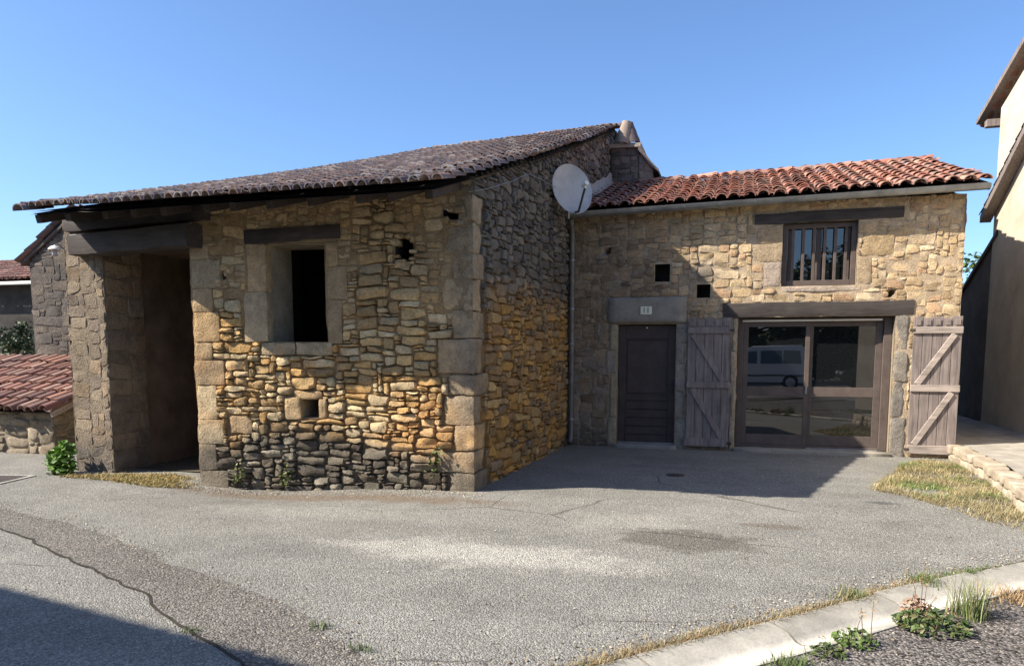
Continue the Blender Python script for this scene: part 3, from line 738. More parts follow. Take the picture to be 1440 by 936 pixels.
roof = rf.build('roof', M['oldtile'], barn, smooth=True, sharp=40)
dk = Geo(); xs_ = np.linspace(-5.6, .2, 30); n = 24
for off, nm in ((-.015, 'deck'),):
    V = []
    for i, t in enumerate(np.linspace(0, 1, n)):
        y = RY0 + .03 + (RY1 - RY0 - .03) * t; a = hipx(y) + .0; b = xside(y) + .03
        x = np.linspace(a, b, 30); yy = y + (eave_off(x) + .04) * max(0, 1 - t * 5); V.append(np.c_[x, yy, roof_z(x, yy) + off])
    V = np.concatenate(V); I = np.arange(n * 30).reshape(n, 30); F = np.stack([I[:-1, :-1], I[:-1, 1:], I[1:, 1:], I[1:, :-1]], -1).reshape(-1, 4)
    dk.add(V, F); dk.add(V - np.array([0, 0, .03]), F)
quad(dk, [(-5.30, RY0 + .24, RZ0 + .03), (HIPX1, RY1, 6.08), (HIPX1, RY1 + .01, 6.08), (-5.60, 17, RZ0 - .01)])
quad(dk, [(HIPX1, RY1, 6.1), (.25, RY1, 6.28), (.48, 17, 3.3), (-5.60, 17, 3.3)])
dk.build('roof_boards', wood('roof_board_wood', (.075, .062, .055), .4, 1), barn, smooth=False)
for i, x in enumerate(np.linspace(-5.2, -.12, 12)):
    x = x + float(rng.normal(0, .05)); g = Geo(); ya, yb = RY0 + .22 + float(rng.normal(0, .05)), .55
    beam(g, (x, ya, float(roof_z(x, ya)) - .105), (x, yb, float(roof_z(x, yb)) - .105), .085, .10, .008); g.build('rafter', M['oldwood'], barn)
# masonry between wall top and roof boards (beam filling)
g = Geo(); xx = np.linspace(-3.5, .02, 40); yy = fwall(xx) + .05
V = np.r_[np.c_[xx, yy, np.full(40, 3.3)], np.c_[xx, yy, roof_z(xx, yy) - .03]]
g.add(V, np.array([[i, i + 1, 41 + i, 40 + i] for i in range(39)]), (.24, .2, .16)); g.build('beam_filling', M['stone'], barn)

# ---- chimney, standing against the barn gable above the house roof
ch = Geo()
def col_ch(P, r1, r2): return np.clip(pal([(.14, .12, .105), (.11, .098, .09), (.18, .15, .13)], r1, r2) * (1 + .15 * fbm(P, 8, 3))[:, None], .01, 1)
masonry(ch, lambda u, v, d: np.c_[u, 7.95 - d, v], .24, .80, 4.6, 5.78, col_ch, 31, .05, gap=.005, md=.012, relief=(0, .014), mort=(.16, .14, .12), nx=5, ny=5)
def col_ch2(P, r1, r2): return np.clip(pal([(.28, .22, .19), (.24, .20, .18), (.32, .26, .21)], r1, r2), .01, 1)
masonry(ch, lambda u, v, d: np.c_[u, 8.02 - d, v], .80, 1.10, 4.8, 5.72, col_ch2, 32, .05, top=lambda u: 5.72 - (u - .8) * 1.05, gap=.004, md=.008, relief=(0, .01), mort=(.27, .22, .19), nx=5, ny=5)
boxr(ch, .22, .79, 7.98, 9.0, 4.5, 5.76, .01, (.13, .115, .10)); prism(ch, [(.78, 8.05, 4.6), (1.09, 8.05, 4.6), (1.09, 8.05, 5.40), (.78, 8.05, 5.72)], (0, .9, 0), (.2, .17, .15))
cho = ch.build('chimney', M['stone'], barn, smooth=True, sharp=45)
g = Geo(); prism(g, [(.20, 7.88, 5.78), (.84, 7.86, 5.76), (.86, 7.86, 5.84), (.20, 7.88, 5.86)], (0, 1.2, 0), (.30, .26, .215))
g.build('chimney_slab', M['ashlar'], cho)
g = Geo(); prism(g, [(.80, 7.86, 5.80), (.96, 7.86, 5.60), (1.10, 7.86, 5.42), (1.22, 7.86, 5.30), (1.22, 7.86, 5.24), (1.06, 7.86, 5.36), (.80, 7.86, 5.70)], (0, 1.2, 0), (.11, .09, .085))
g.build('chimney_flank_roof', M['oldtile'], cho)
def halfpot(g, a, b, face, r0, r1, col, n=12, th=.018, m=5):
    a = np.array(a, float); b = np.array(b, float); d = (b - a) / np.linalg.norm(b - a); f = np.array(face, float); f -= d * f.dot(d); f /= np.linalg.norm(f); sd = np.cross(d, f); V = []
    for k in (0, th):
        for i in range(m + 1):
            t = i / m; r = r0 + (r1 - r0) * t - k + .006 * (i % 2)
            for q in np.linspace(-.15, math.pi + .15, n + 1): V.append(a + (b - a) * t + sd * math.cos(q) * r + f * math.sin(q) * r)
    V = np.array(V); w_ = n + 1; o = (m + 1) * w_; F = []
    for s0 in (0, o):
        for i in range(m):
            for k in range(n): F.append([s0 + i * w_ + k, s0 + i * w_ + k + 1, s0 + (i + 1) * w_ + k + 1, s0 + (i + 1) * w_ + k])
    for i in (0, m):
        for k in range(n): F.append([i * w_ + k, i * w_ + k + 1, o + i * w_ + k + 1, o + i * w_ + k])
    for k in (0, n):
        for i in range(m): F.append([i * w_ + k, (i + 1) * w_ + k, o + (i + 1) * w_ + k, o + i * w_ + k])
    g.add(V, F, col)
g = Geo(); halfpot(g, (.47, 7.95, 5.85), (.555, 7.98, 6.30), (-.45, -.85, .1), .185, .095, (.27, .215, .175)); g.build('chimney_tile', M['tile'], cho, smooth=True, sharp=50)
g = Geo(); halfpot(g, (.645, 8.02, 5.85), (.575, 8.02, 6.28), (.8, -.55, .1), .19, .09, (.115, .095, .095)); g.build('chimney_tile', M['tile'], cho, smooth=True, sharp=50)

# ================================================================== HOUSE (low dwelling on the right)
house = thing('stone_house', 'small stone house with red canal tile roof, brown door and shuttered glazed bay', 'house')
Y0 = 4.45
def map_h(u, v, d): return np.c_[u, Y0 - d, v]
HD = (.95, 1.90, -.05, 2.04); HG = (2.86, 5.12, -.05, 2.13); HW = (3.48, 4.55, 2.60, 3.56); H1 = (1.54, 1.78, 2.72, 3.00); H2 = (2.21, 2.42, 2.45, 2.66)
def col_house(P, r1, r2):
    x, y, z = P.T
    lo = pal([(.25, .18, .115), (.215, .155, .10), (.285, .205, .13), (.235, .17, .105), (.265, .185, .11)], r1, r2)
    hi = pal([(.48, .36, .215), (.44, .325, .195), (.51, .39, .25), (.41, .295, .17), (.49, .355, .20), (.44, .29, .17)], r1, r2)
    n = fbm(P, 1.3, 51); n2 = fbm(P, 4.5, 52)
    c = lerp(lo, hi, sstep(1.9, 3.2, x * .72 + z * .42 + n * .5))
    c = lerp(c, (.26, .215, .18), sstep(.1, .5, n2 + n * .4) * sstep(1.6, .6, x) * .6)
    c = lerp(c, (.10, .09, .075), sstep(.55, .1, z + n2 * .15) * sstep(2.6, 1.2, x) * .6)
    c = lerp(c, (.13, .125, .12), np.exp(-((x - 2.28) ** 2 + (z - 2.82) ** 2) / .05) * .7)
    return np.clip(c * (1 + .14 * fbm(P, 10, 53))[:, None], .01, 1)
hp = Geo(); ha = hp
mdh = lambda u, v: .014 - .011 * sstep(2.0, 3.2, u + .3 * np.sin(v * 3))
pres = [(.78, 2.07, 2.05, 2.48)]
jl = [(.79, .95, -.05, .5), (.83, .95, .5, 1.22), (.76, .95, 1.22, 1.62), (.82, .95, 1.62, 2.05)]
jr = [(1.90, 2.12, -.05, .52), (1.90, 2.06, .52, .95), (1.90, 2.07, .95, 1.40), (1.90, 2.05, 1.40, 1.72), (1.90, 2.10, 1.72, 2.05)]
ws = [(3.06, 3.48, 2.98, 3.26), (3.10, 3.48, 3.26, 3.52), (3.22, 3.48, 2.60, 2.98), (4.60, 5.05, 3.02, 3.36), (4.55, 4.76, 2.60, 3.02), (4.55, 4.80, 3.36, 3.52), (3.45, 4.62, 2.50, 2.60)]
gj = [(5.12, 5.34, -.05, .6), (5.12, 5.30, .6, 1.15), (5.12, 5.33, 1.15, 1.62), (5.12, 5.31, 1.62, 2.13), (2.76, 2.86, -.05, .5), (2.78, 2.86, .5, 1.1), (2.75, 2.86, 1.1, 1.6), (2.77, 2.86, 1.6, 2.13)]
qh = []; z = -.05; k = 0
for hgt in (.32, .28, .36, .26, .34, .30, .38, .28, .34, .30, .28, .24):
    if z + hgt > 3.68: break
    a = (.30, .52)[k % 2]
    if k in (2, 6, 7, 10): qh.append((5.97 - a, 5.97, z, z + hgt)); z += hgt; k += 1
wb = (3.04, 5.20, 3.56, 3.74); gb = (2.62, 5.36, 2.13, 2.36)
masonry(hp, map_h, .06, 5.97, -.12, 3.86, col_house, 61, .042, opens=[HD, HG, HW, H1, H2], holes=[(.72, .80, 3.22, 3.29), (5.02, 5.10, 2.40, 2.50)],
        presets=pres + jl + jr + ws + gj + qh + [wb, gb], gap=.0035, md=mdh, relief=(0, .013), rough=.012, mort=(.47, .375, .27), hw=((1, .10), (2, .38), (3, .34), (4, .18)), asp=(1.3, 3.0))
def hb(r, c, i, dp=.26, pr=.008, b=.02, nz=.012): rblock(ha, ((r[0] + r[1]) / 2, Y0 - pr + dp / 2, (r[2] + r[3]) / 2), (r[1] - r[0] - .01, dp, r[3] - r[2] - .01), b, nz, 300 + i, 0, c)
for i, r in enumerate(jl): hb(r, [(.34, .28, .19), (.33, .27, .17), (.27, .23, .18)][i % 3], i)
for i, r in enumerate(jr): hb(r, [(.27, .235, .19), (.24, .205, .165), (.29, .25, .20)][i % 3], 10 + i)
for i, r in enumerate(ws): hb(r, [(.38, .285, .18), (.40, .285, .17), (.40, .32, .25), (.38, .275, .155)][i % 4], 20 + i)
for i, r in enumerate(gj): hb(r, [(.22, .195, .165), (.19, .17, .145), (.24, .21, .17)][i % 3] if i < 4 else (.36, .28, .19), 30 + i, .34, .012, .03, .02)
for i, r in enumerate(qh): hb(r, [(.36, .29, .20), (.33, .27, .19), (.40, .32, .22)][i % 3], 40 + i, .4, .008)
hwall = hp.build('wall', M['stone'], house, smooth=True, sharp=28)
g = Geo(); rblock(g, (1.425, Y0 + .10, 2.265), (1.27, .28, .42), .035, .016, 333, 0, (.25, .22, .18), .3)
g.build('door_lintel', M['ashlar'], house, smooth=True)
# closing walls, dark inside of the holes
for (a, b, c, d), dep in ((H1, .4), (H2, .4)):
    hb_ = Geo()
    for q in ([(a, c), (a, d)], [(b, d), (b, c)], [(a, d), (b, d)], [(b, c), (a, c)]):
        (x1, z1), (x2, z2) = q; quad(hb_, [(x1, Y0 + .02, z1), (x2, Y0 + .02, z2), (x2, Y0 + dep, z2), (x1, Y0 + dep, z1)])
    quad(hb_, [(a, Y0 + dep, c), (b, Y0 + dep, c), (b, Y0 + dep, d), (a, Y0 + dep, d)]); hb_.build('vent_hole', M['hole'], house)
g = Geo()
quad(g, [(5.97, Y0 - .02, -.05), (5.97, 11.8, -.05), (5.97, 11.8, 3.8), (5.97, 8.1, 5.0), (5.97, Y0 - .02, 3.78)], (.32, .26, .18))
quad(g, [(.2, 11.8, -.05), (5.97, 11.8, -.05), (5.97, 11.8, 3.8), (.2, 11.8, 3.8)], (.3, .25, .18))
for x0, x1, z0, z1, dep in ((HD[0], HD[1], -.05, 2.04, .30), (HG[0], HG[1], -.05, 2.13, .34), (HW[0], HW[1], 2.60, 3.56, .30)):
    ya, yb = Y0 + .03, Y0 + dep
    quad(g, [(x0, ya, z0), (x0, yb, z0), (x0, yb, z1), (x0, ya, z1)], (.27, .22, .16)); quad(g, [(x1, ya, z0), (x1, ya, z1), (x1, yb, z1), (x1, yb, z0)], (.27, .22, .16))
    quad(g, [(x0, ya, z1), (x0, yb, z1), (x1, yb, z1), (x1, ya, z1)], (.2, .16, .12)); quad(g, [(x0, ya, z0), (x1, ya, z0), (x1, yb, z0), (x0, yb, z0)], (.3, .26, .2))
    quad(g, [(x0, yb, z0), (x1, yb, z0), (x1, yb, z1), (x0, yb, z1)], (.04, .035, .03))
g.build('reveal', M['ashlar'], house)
# front door
fd = Geo(); boxr(fd, .955, 1.895, Y0 + .14, Y0 + .20, .06, 2.03, .004)
door = fd.build('door', M['brown'], house)
g = Geo()
for (a, b, c, d) in ((1.00, 1.04, .05, 2.0), (1.84, 1.88, .05, 2.0)): pass
boxr(g, .957, 1.07, Y0 + .115, Y0 + .138, .065, 2.028, .004); boxr(g, 1.78, 1.893, Y0 + .115, Y0 + .138, .065, 2.028, .004)
boxr(g, 1.072, 1.778, Y0 + .115, Y0 + .138, 1.80, 2.028, .004); boxr(g, 1.072, 1.778, Y0 + .115, Y0 + .138, .78, .87, .004)
g.build('door_stile', M['brown'], door)
g = Geo(); boxr(g, 1.10, 1.75, Y0 + .122, Y0 + .138, .90, 1.77, .008); g.build('door_panel', M['brown'], door)
g = Geo()
for i in range(5): boxr(g, 1.074, 1.776, Y0 + .118 + .003 * (i % 2), Y0 + .138, .07 + i * .141, .07 + (i + 1) * .141 - .008, .007)
g.build('door_plank', M['brown'], door)
g = Geo(); boxr(g, 1.825, 1.865, Y0 + .100, Y0 + .1145, .92, 1.14, .004); tube(g, [(1.845, Y0 + .10, 1.06), (1.845, Y0 + .06, 1.06), (1.76, Y0 + .055, 1.06)], .009, 8)
g.build('handle', M['black'], door, smooth=True, sharp=40)
g = Geo(); lathe(g, [(0, -.012), (.012, -.010), (.014, 0)], (1.42, Y0 + .112, 1.985), 12, Matrix.Rotation(R(-90), 3, 'X').to_4x4().to_3x3()); g.build('door_knob', M['pale'], door, smooth=True)
g = Geo(); rblock(g, (1.42, Y0 + .10, .02), (1.05, .40, .08), .012, .004, 7, 0, (.27, .25, .22)); g.build('doorstep', M['ashlar'], house, smooth=True)
g = Geo(); boxr(g, .96, 1.89, Y0 + .09, Y0 + .135, .060, .082, .003); g.build('threshold', M['zinc'], house)
# number plate
g = Geo(); boxr(g, 1.325, 1.505, Y0 - .052, Y0 - .036, 2.195, 2.325, .004); pl = g.build('number_plate', M['plaque'], house)
def text(name, body, loc, size, mat, parent, depth=.002):
    cu = bpy.data.curves.new(name, 'FONT'); cu.body = body; cu.size = size; cu.extrude = depth; cu.align_x = 'CENTER'; cu.align_y = 'CENTER'
    o = bpy.data.objects.new(name, cu); COL.objects.link(o); dg = bpy.context.evaluated_depsgraph_get()
    me = bpy.data.meshes.new_from_object(o.evaluated_get(dg)); bpy.data.objects.remove(o)
    ob = bpy.data.objects.new(name, me); COL.objects.link(ob); me.materials.clear(); me.materials.append(mat)
    ob.parent = parent; ob.location = loc; ob.rotation_euler = (R(90), 0, 0); return ob
M['numeral'] = plain('numeral_paint', (.10, .09, .07), .5, .3, bstr=0)
for x in (1.385, 1.448): text('numeral', '1', (x, Y0 - .0545, 2.26), .125, M['numeral'], pl)
# glazed sliding doors
yg = Y0 + .22
g = Geo(); F_ = 'frame'
boxr(g, 2.865, 2.955, yg - .06, yg + .06, .06, 2.12, .005); boxr(g, 5.00, 5.115, yg - .06, yg + .06, .06, 2.12, .005)
boxr(g, 2.957, 4.998, yg - .06, yg + .06, 2.06, 2.12, .005); boxr(g, 2.957, 4.998, yg - .06, yg + .06, .06, .10, .005)
gd = g.build('glazed_door', M['frame'], house)
g = Geo(); boxr(g, 2.93, 4.97, yg - .085, yg - .062, 2.065, 2.095, .004); g.build('track', M['pale'], gd)
g = Geo(); boxr(g, 3.95, 4.99, yg - .075, yg - .061, .055, .075, .003); g.build('sill_strip', M['zinc'], gd)
for (x0, x1, yy, xa, xb) in ((2.957, 3.955, yg - .025, 3.03, 3.885), (3.945, 4.998, yg + .020, 4.005, 4.90)):
    g = Geo(); th = .02
    boxr(g, x0, xa, yy - th, yy + th, .102, 2.058, .004); boxr(g, xb, x1, yy - th, yy + th, .102, 2.058, .004)
    for (za, zb) in ((.102, .27), (.885, 1.035), (1.985, 2.058)): boxr(g, xa + .001, xb - .001, yy - th + .001, yy + th - .001, za, zb, .004)
    lf = g.build('door_leaf', M['frame'], gd)
    for (za, zb) in ((.27, .885), (1.035, 1.985)):
        g = Geo(); boxr(g, xa - .004, xb + .004, yy - .004, yy + .004, za - .004, zb + .004, .001); p_ = g.build('pane', M['glass'], gd)
g = Geo(); boxr(g, 3.905, 3.935, yg - .060, yg - .046, .93, 1.05, .003); g.build('handle', M['zinc'], gd)
g = Geo(); rblock(g, (3.99, Y0 + .12, .02), (2.30, .42, .075), .012, .006, 19, 0, (.30, .27, .22)); g.build('bay_sill', M['ashlar'], house, smooth=True)
wobble_beam('bay_lintel', house, (2.62, Y0 + .115, 2.245), (5.36, Y0 + .115, 2.245), .28, .225, M['oldwood'], 15)
wobble_beam('upper_lintel', house, (3.06, Y0 + .115, 3.63), (5.16, Y0 + .115, 3.645), .28, .17, M['oldwood'], 16)
# upstairs window with wooden bars
yw = Y0 + .14
g = Geo()
for (a, b, c, d) in ((3.485, 3.56, 2.61, 3.55), (4.475, 4.545, 2.61, 3.55), (3.562, 4.473, 3.48, 3.55), (3.562, 4.473, 2.61, 2.69)): boxr(g, a, b, yw - .04, yw + .03, c, d, .004)
wn = g.build('window', M['frame'], house)
g = Geo(); boxr(g, 3.98, 4.06, yw + .03, yw + .06, 2.69, 3.48, .004)
for x in (3.60, 4.44): boxr(g, x - .03, x + .03, yw + .03, yw + .06, 2.69, 3.48, .004)
g.build('window_sash', M['frame'], wn)
g = Geo(); boxr(g, 3.56, 4.475, yw + .042, yw + .048, 2.69, 3.48, .001); g.build('pane', M['glass'], wn)
for x in (3.64, 3.79, 3.945, 4.10, 4.25, 4.40):
    g = Geo(); boxr(g, x - .022, x + .022, yw - .038, yw - .012, 2.685, 3.485, .004); g.build('bar', M['frame'], wn)
# shutters folded back on the wall
def shutter(x0, x1, z0, z1, mir, pale, yaw):
    root_x = x0 if mir else x1
    g = Geo(); n = 5; wd = (x1 - x0) / n; r = random.Random(int(x0 * 10))
    mB = M['shutterpale'] if pale else M['shutter']
    for i in range(n): boxr(g, x0 + i * wd + .003, x0 + (i + 1) * wd - .003, Y0 - .052 + r.uniform(-.002, .002), Y0 - .026, z0 + .02 + r.uniform(-.01, .01), z1 - .02 * (i % 2), .004)
    s = g.build('shutter', M['shutter'], house)
    H = z1 - z0
    for zc, hh, ww in ((z1 - .20, .10, .0), ((z0 + z1) / 2 - .02, .10, .0), (z0 + .10, .13, .02)):
        g = Geo(); boxr(g, x0 - .005 - ww * (not mir), x1 + .005 + ww * 0, Y0 - .080, Y0 - .0545, zc - hh / 2, zc + hh / 2, .006); g.build('batten', mB, s)
    for zt, zb in ((z1 - .26, (z0 + z1) / 2 + .035), ((z0 + z1) / 2 - .08, z0 + .17)):
        xa, xb = (x0 + .08, x1 - .10)
        a, b = ((xa, zt), (xb, zb)) if not mir else ((xb, zt), (xa, zb))
        g = Geo(); beam(g, (a[0], Y0 - .067, a[1]), (b[0], Y0 - .067, b[1]), .022, .085, .005, up=(0, 0, 1)); g.build('brace', mB, s)
    # row of short pegs under the top edge
    for i in range(n):
        g = Geo(); boxr(g, x0 + i * wd + .03, x0 + (i + 1) * wd - .03, Y0 - .066, Y0 - .0535, z1 - .13, z1 - .045, .004); g.build('peg', M['shutter'], s)
    for zc in (z1 - .2, z0 + .10):
        g = Geo(); beam(g, (x1 - .02 if not mir else x0 + .02, Y0 - .0815, zc), (x1 + .05 if not mir else x0 - .05, Y0 - .0815, zc), .006, .04, .001); g.build('hinge', M['iron'], s)
    return s
shutter(2.09, 2.76, .03, 2.13, False, False, 0)
sR = shutter(5.36, 6.01, .03, 2.11, True, True, 0)
# roof
HZ = lambda x: 3.845 + .016 * np.asarray(x, float)
def surf_h(u, s):
    c = math.cos(R(17.0)); k = math.sin(R(17.0)); return np.c_[u, 4.24 + s * c + 0 * u, HZ(u) + .012 + s * k + 0 * u - .02 * np.sin(np.clip(s / 4, 0, 1) * math.pi)]
def col_red(P, r1, r2, kind):
    c = pal([(.37, .165, .115), (.33, .15, .11), (.41, .20, .14), (.30, .145, .11), (.40, .225, .165), (.35, .185, .145)], r1, r2)
    c = np.where((r2 > .86)[:, None], np.array([[.25, .165, .135]]), c); c = np.where((r2 < .03)[:, None], np.array([[.42, .24, .175]]), c)
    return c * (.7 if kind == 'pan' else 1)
hr = Geo(); rngH = np.random.default_rng(5); SH = 4.05
Tc = canal(9, .094, .078, .42, .014, .84); Tp = flipped(canal(7, .09, .078, .42, .012, .3))
tile_field(hr, surf_h, .10, 6.28, SH, .2125, .335, Tc, Tp, lambda u, s: (u < 6.26 + 0 * s) & (u > .12 + .024 * s), col_red, rngH, lift=.030, jit_=1.5)
rz = float(surf_h(np.array([3.]), np.array([SH]))[0, 2]); ryy = float(surf_h(np.array([3.]), np.array([SH]))[0, 1])
pL = surf_h(np.array([.25]), np.array([SH]))[0]; pR = surf_h(np.array([6.28]), np.array([SH]))[0]
ridge_line(hr, [pR + np.array([0, 0, .04]), pL + np.array([0, 0, .03])], 17, .115, col_red, rngH, zup=.0)
hroof = hr.build('roof', M['tile'], house, smooth=True, sharp=40)
g = Geo()
a = surf_h(np.array([.15, 6.2]), np.array([.06, .06])); b = surf_h(np.array([6.2, .15]), np.array([SH, SH]))
quad(g, np.r_[a, b] - np.array([0, 0, .0])); quad(g, np.r_[a, b] - np.array([0, 0, .035]))
quad(g, [b[0] * 1, b[1] * 1, (.15, 12.0, 3.75), (6.2, 12.0, 3.75)])
quad(g, [(.15, 4.27, float(HZ(.15)) - .01), (6.2, 4.27, float(HZ(6.2)) - .01), (6.2, Y0 + .02, float(HZ(6.2)) - .03), (.15, Y0 + .02, float(HZ(.15)) - .03)])
g.build('roof_boards', M['oldwood'], house)
# mortar flashing along the barn gable
g = Geo(); V = []
for s in np.linspace(.0, SH, 20):
    p = surf_h(np.array([.15]), np.array([s]))[0]; x = float(xside(p[1])); n_ = .02 * math.sin(s * 9) + .015 * math.sin(s * 23)
    V.append([(x + .045, p[1], p[2] + .30 + n_), (x + .06, p[1], p[2] + .12), (x + .17, p[1], p[2] + .09)])
V = np.array(V); nS = 20; V = V.reshape(-1, 3); I = np.arange(60).reshape(20, 3); F = np.stack([I[:-1, :-1], I[:-1, 1:], I[1:, 1:], I[1:, :-1]], -1).reshape(-1, 4)
g.add(V, F, (.36, .33, .30)); g.build('flashing', M['ashlar'], house, smooth=True)
# gutter
g = Geo(); V = []; xs_ = np.linspace(.12, 6.16, 40); prof = [(math.cos(a) * .075, -math.sin(a) * .075) for a in np.linspace(0, math.pi, 13)]
prof = [(.083, .006), (.085, -.002)] + [(x, z) for x, z in prof][1:-1] + [(-.085, -.002), (-.088, .008), (-.080, .010)]
for x in xs_:
    z0 = 3.825 + .0165 * x
    for (py, pz) in prof: V.append((x, 4.19 + py, z0 + pz))
m = len(prof); F = [[i * m + k, i * m + k + 1, (i + 1) * m + k + 1, (i + 1) * m + k] for i in range(39) for k in range(m - 1)]
g.add(np.array(V), F); n0 = 39 * m; g.add(np.array(V)[n0:n0 + m], [list(range(m))]); g.add(np.array(V)[:m], [list(range(m))[::-1]])
gut = g.build('gutter', M['zinc'], house, smooth=True, sharp=50)
for x in np.arange(.45, 6.2, .52):
    g = Geo(); z0 = 3.825 + .0165 * x; V = []
    for a in np.linspace(0, math.pi, 11):
        for dx in (-.012, .012): V.append((x + dx, 4.19 - math.cos(a) * -.080 - 0, z0 - math.sin(a) * .080))
    g.add(np.array(V), [[2 * i, 2 * i + 1, 2 * i + 3, 2 * i + 2] for i in range(10)]); g.build('gutter_bracket', M['zinc'], gut, smooth=True)
g = Geo(); tube(g, [(.20, 4.19, 3.73), (.20, 4.21, 3.66), (.19, 4.32, 3.57), (.185, 4.37, 3.46), (.185, 4.375, .22), (.185, 4.35, .12), (.185, 4.28, .06)], .046, 14)
dp = g.build('downpipe', plain('old_zinc', (.15, .145, .135), .55, .4, metal=.4, nscale=6, var=.35, bstr=.1), house, smooth=True)
for z in (3.1, 2.3, 1.72, .45):
    g = Geo(); lathe(g, [(.047, -.02), (.054, -.018), (.054, .018), (.047, .02)], (.185, 4.375, z), 16); g.build('collar', M['zinc'], dp, smooth=True)

# ================================================================== satellite dish and cable
dsh = thing('satellite_dish', 'round grey satellite dish fixed to the barn gable above the gutter', 'satellite dish', loc=(.12, 4.05, 3.7))
def at_dish(o): o.matrix_parent_inverse = dsh.matrix_world.inverted() if False else Matrix.Translation((-.12, -4.05, -3.7)); return o
dn = Vector((.68, -.70, .24)).normalized(); dc = Vector((.37, 3.48, 4.065))
rotd = dn.to_track_quat('Z', 'Y').to_matrix()
g = Geo(); lathe(g, [(0.0, -.075), (.1, -.070), (.2, -.053), (.3, -.022), (.345, 0), (.352, .004), (.356, -.004), (.30, -.036), (.2, -.066), (.0, -.088)], dc, 40, rotd)
V = g.v[0]; rel = V - np.array(dc); V[:] = np.array(dc) + rel * np.array([1, 1, 1.12]); at_dish(g.build('reflector', M['dish'], dsh, smooth=True, sharp=60))
lnb = dc + dn * .40 + Vector((-.02, .0, -.10)); foot = dc + Vector((.02, -.02, -.37))
g = Geo(); tube(g, [foot, foot + dn * .12 + Vector((.02, 0, -.02)), lnb + Vector((0, 0, -.05))], .018, 8); at_dish(g.build('feed_arm', M['iron'], dsh, smooth=True))
g = Geo(); tube(g, [lnb + dn * .05, lnb, lnb - dn * .05, lnb - dn * .06], [.034, .036, .038, .026], 12); tube(g, [lnb + Vector((0, 0, -.06)), lnb + Vector((0, 0, .01))], .02, 10)
at_dish(g.build('receiver_head', M['pale'], dsh, smooth=True, sharp=50))
g = Geo(); tube(g, [dc - dn * .10, dc - dn * .22, Vector((.21, 3.93, 3.98)), Vector((.21, 3.93, 3.70))], .022, 10); tube(g, [(.09, 3.95, 3.80), (.21, 3.93, 3.80)], .015, 8); box(g, dc - dn * .17, (.12, .12, .12), .01, rotd)
at_dish(g.build('bracket', M['zinc'], dsh, smooth=True, sharp=40))
g = Geo(); cp = [(-.02, -.12, 3.33), (.06, .25, 3.43), (.09, 1.15, 3.70), (.10, 1.6, 3.86), (.11, 1.95, 3.96), (.13, 2.6, 4.02), (.15, 3.3, 4.06), (.16, 3.6, 4.04), (.19, 3.85, 3.95)]
tube(g, cp, .004, 6); tag(g.build('cable', M['zinc'], smooth=True), 'thin pale cable sagging across the upper barn gable to the dish', 'cable')

# ================================================================== LEFT BACKGROUND
shed = thing('tiled_shed', 'low stone lean-to shed with red tiled roof beside the barn pier', 'shed')
def col_shed(P, r1, r2): return np.clip(pal([(.27, .22, .16), (.24, .195, .14), (.30, .24, .17), (.20, .165, .12)], r1, r2) * (1 + .2 * fbm(P, 5, 3))[:, None], .01, 1)
g = Geo(); masonry(g, lambda u, v, d: np.c_[u, .98 - d, v], -13, -7.25, -.1, .70, col_shed, 71, .06, gap=.005, md=.012, relief=(0, .02), mort=(.33, .29, .22))
masonry(g, lambda u, v, d: np.c_[-7.25 + d, u, v], .98, 3.4, -.1, 1.3, col_shed, 72, .06, top=lambda u: .68 + (u - .9) * .36, gap=.005, md=.012, relief=(0, .02), mort=(.33, .29, .22))
boxr(g, -13, -7.3, 1.03, 3.6, -.1, .66, .01, (.2, .17, .13)); g.build('wall', M['stone'], shed, smooth=True)
g = Geo(); rngS = np.random.default_rng(9)
sf = lambda u, s: np.c_[u, .80 + s * .95, .66 + s * .345 + 0 * u]
Ts = canal(7, .09, .075, .42, .014, .9); Tq = flipped(canal(6, .085, .075, .42, .012, .75))
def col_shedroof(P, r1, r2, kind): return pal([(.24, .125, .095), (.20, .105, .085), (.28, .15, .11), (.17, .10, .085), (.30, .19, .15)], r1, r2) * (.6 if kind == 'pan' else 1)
tile_field(g, sf, -13, -7.02, 2.1, .21, .32, Ts, Tq, lambda u, s: u < -7.05, col_shedroof, rngS, lift=.03, jit_=1.6)
quad(g, [(-13, .86, .66), (-7.05, .86, .66), (-7.05, 2.8, 1.36), (-13, 2.8, 1.36)], (.1, .07, .05)); quad(g, [(-13, 2.8, 1.37), (-7.05, 2.8, 1.37), (-7.05, 3.9, .9), (-13, 3.9, .9)], (.25, .12, .09))
g.build('roof', M['tile'], shed, smooth=True, sharp=40)
g = Geo(); beam(g, (-7.08, .80, .645), (-7.08, 2.85, 1.375), .05, .09, .006); g.build('verge_board', M['shutterpale'], shed)

gab = thing('gabled_outbuilding', 'tall grey rendered outbuilding with its gable rising behind the barn pier', 'outbuilding')
g = Geo(); X0, X1 = -9.80, -5.9
prism(g, [(X0, 3.0, -.1), (X1, 3.0, -.1), (X1, 3.0, 3.2), (-8.66, 3.0, 4.0), (X0, 3.0, 3.26)], (0, 5.5, 0)); gabw = g.build('wall', M['greyrender'], gab)
def col_gab(P, r1, r2): return np.clip(pal([(.105, .092, .08), (.13, .11, .092), (.09, .08, .07), (.15, .125, .10)], r1, r2) * (1 + .25 * fbm(P, 3, 3))[:, None], .01, 1)
g = Geo(); masonry(g, lambda u, v, d: np.c_[u, 2.965 - d, v], X0, -7.0, -.1, 4.0, col_gab, 91, .065, gap=.004, md=.006, relief=(0, .012), mort=(.12, .105, .09), top=lambda u: np.minimum(3.26 + (u - X0) * .649, 4.0 - (u + 8.66) * .29) - .02, flat=lambda u, v: .5 + 0 * u, nx=5, ny=5)
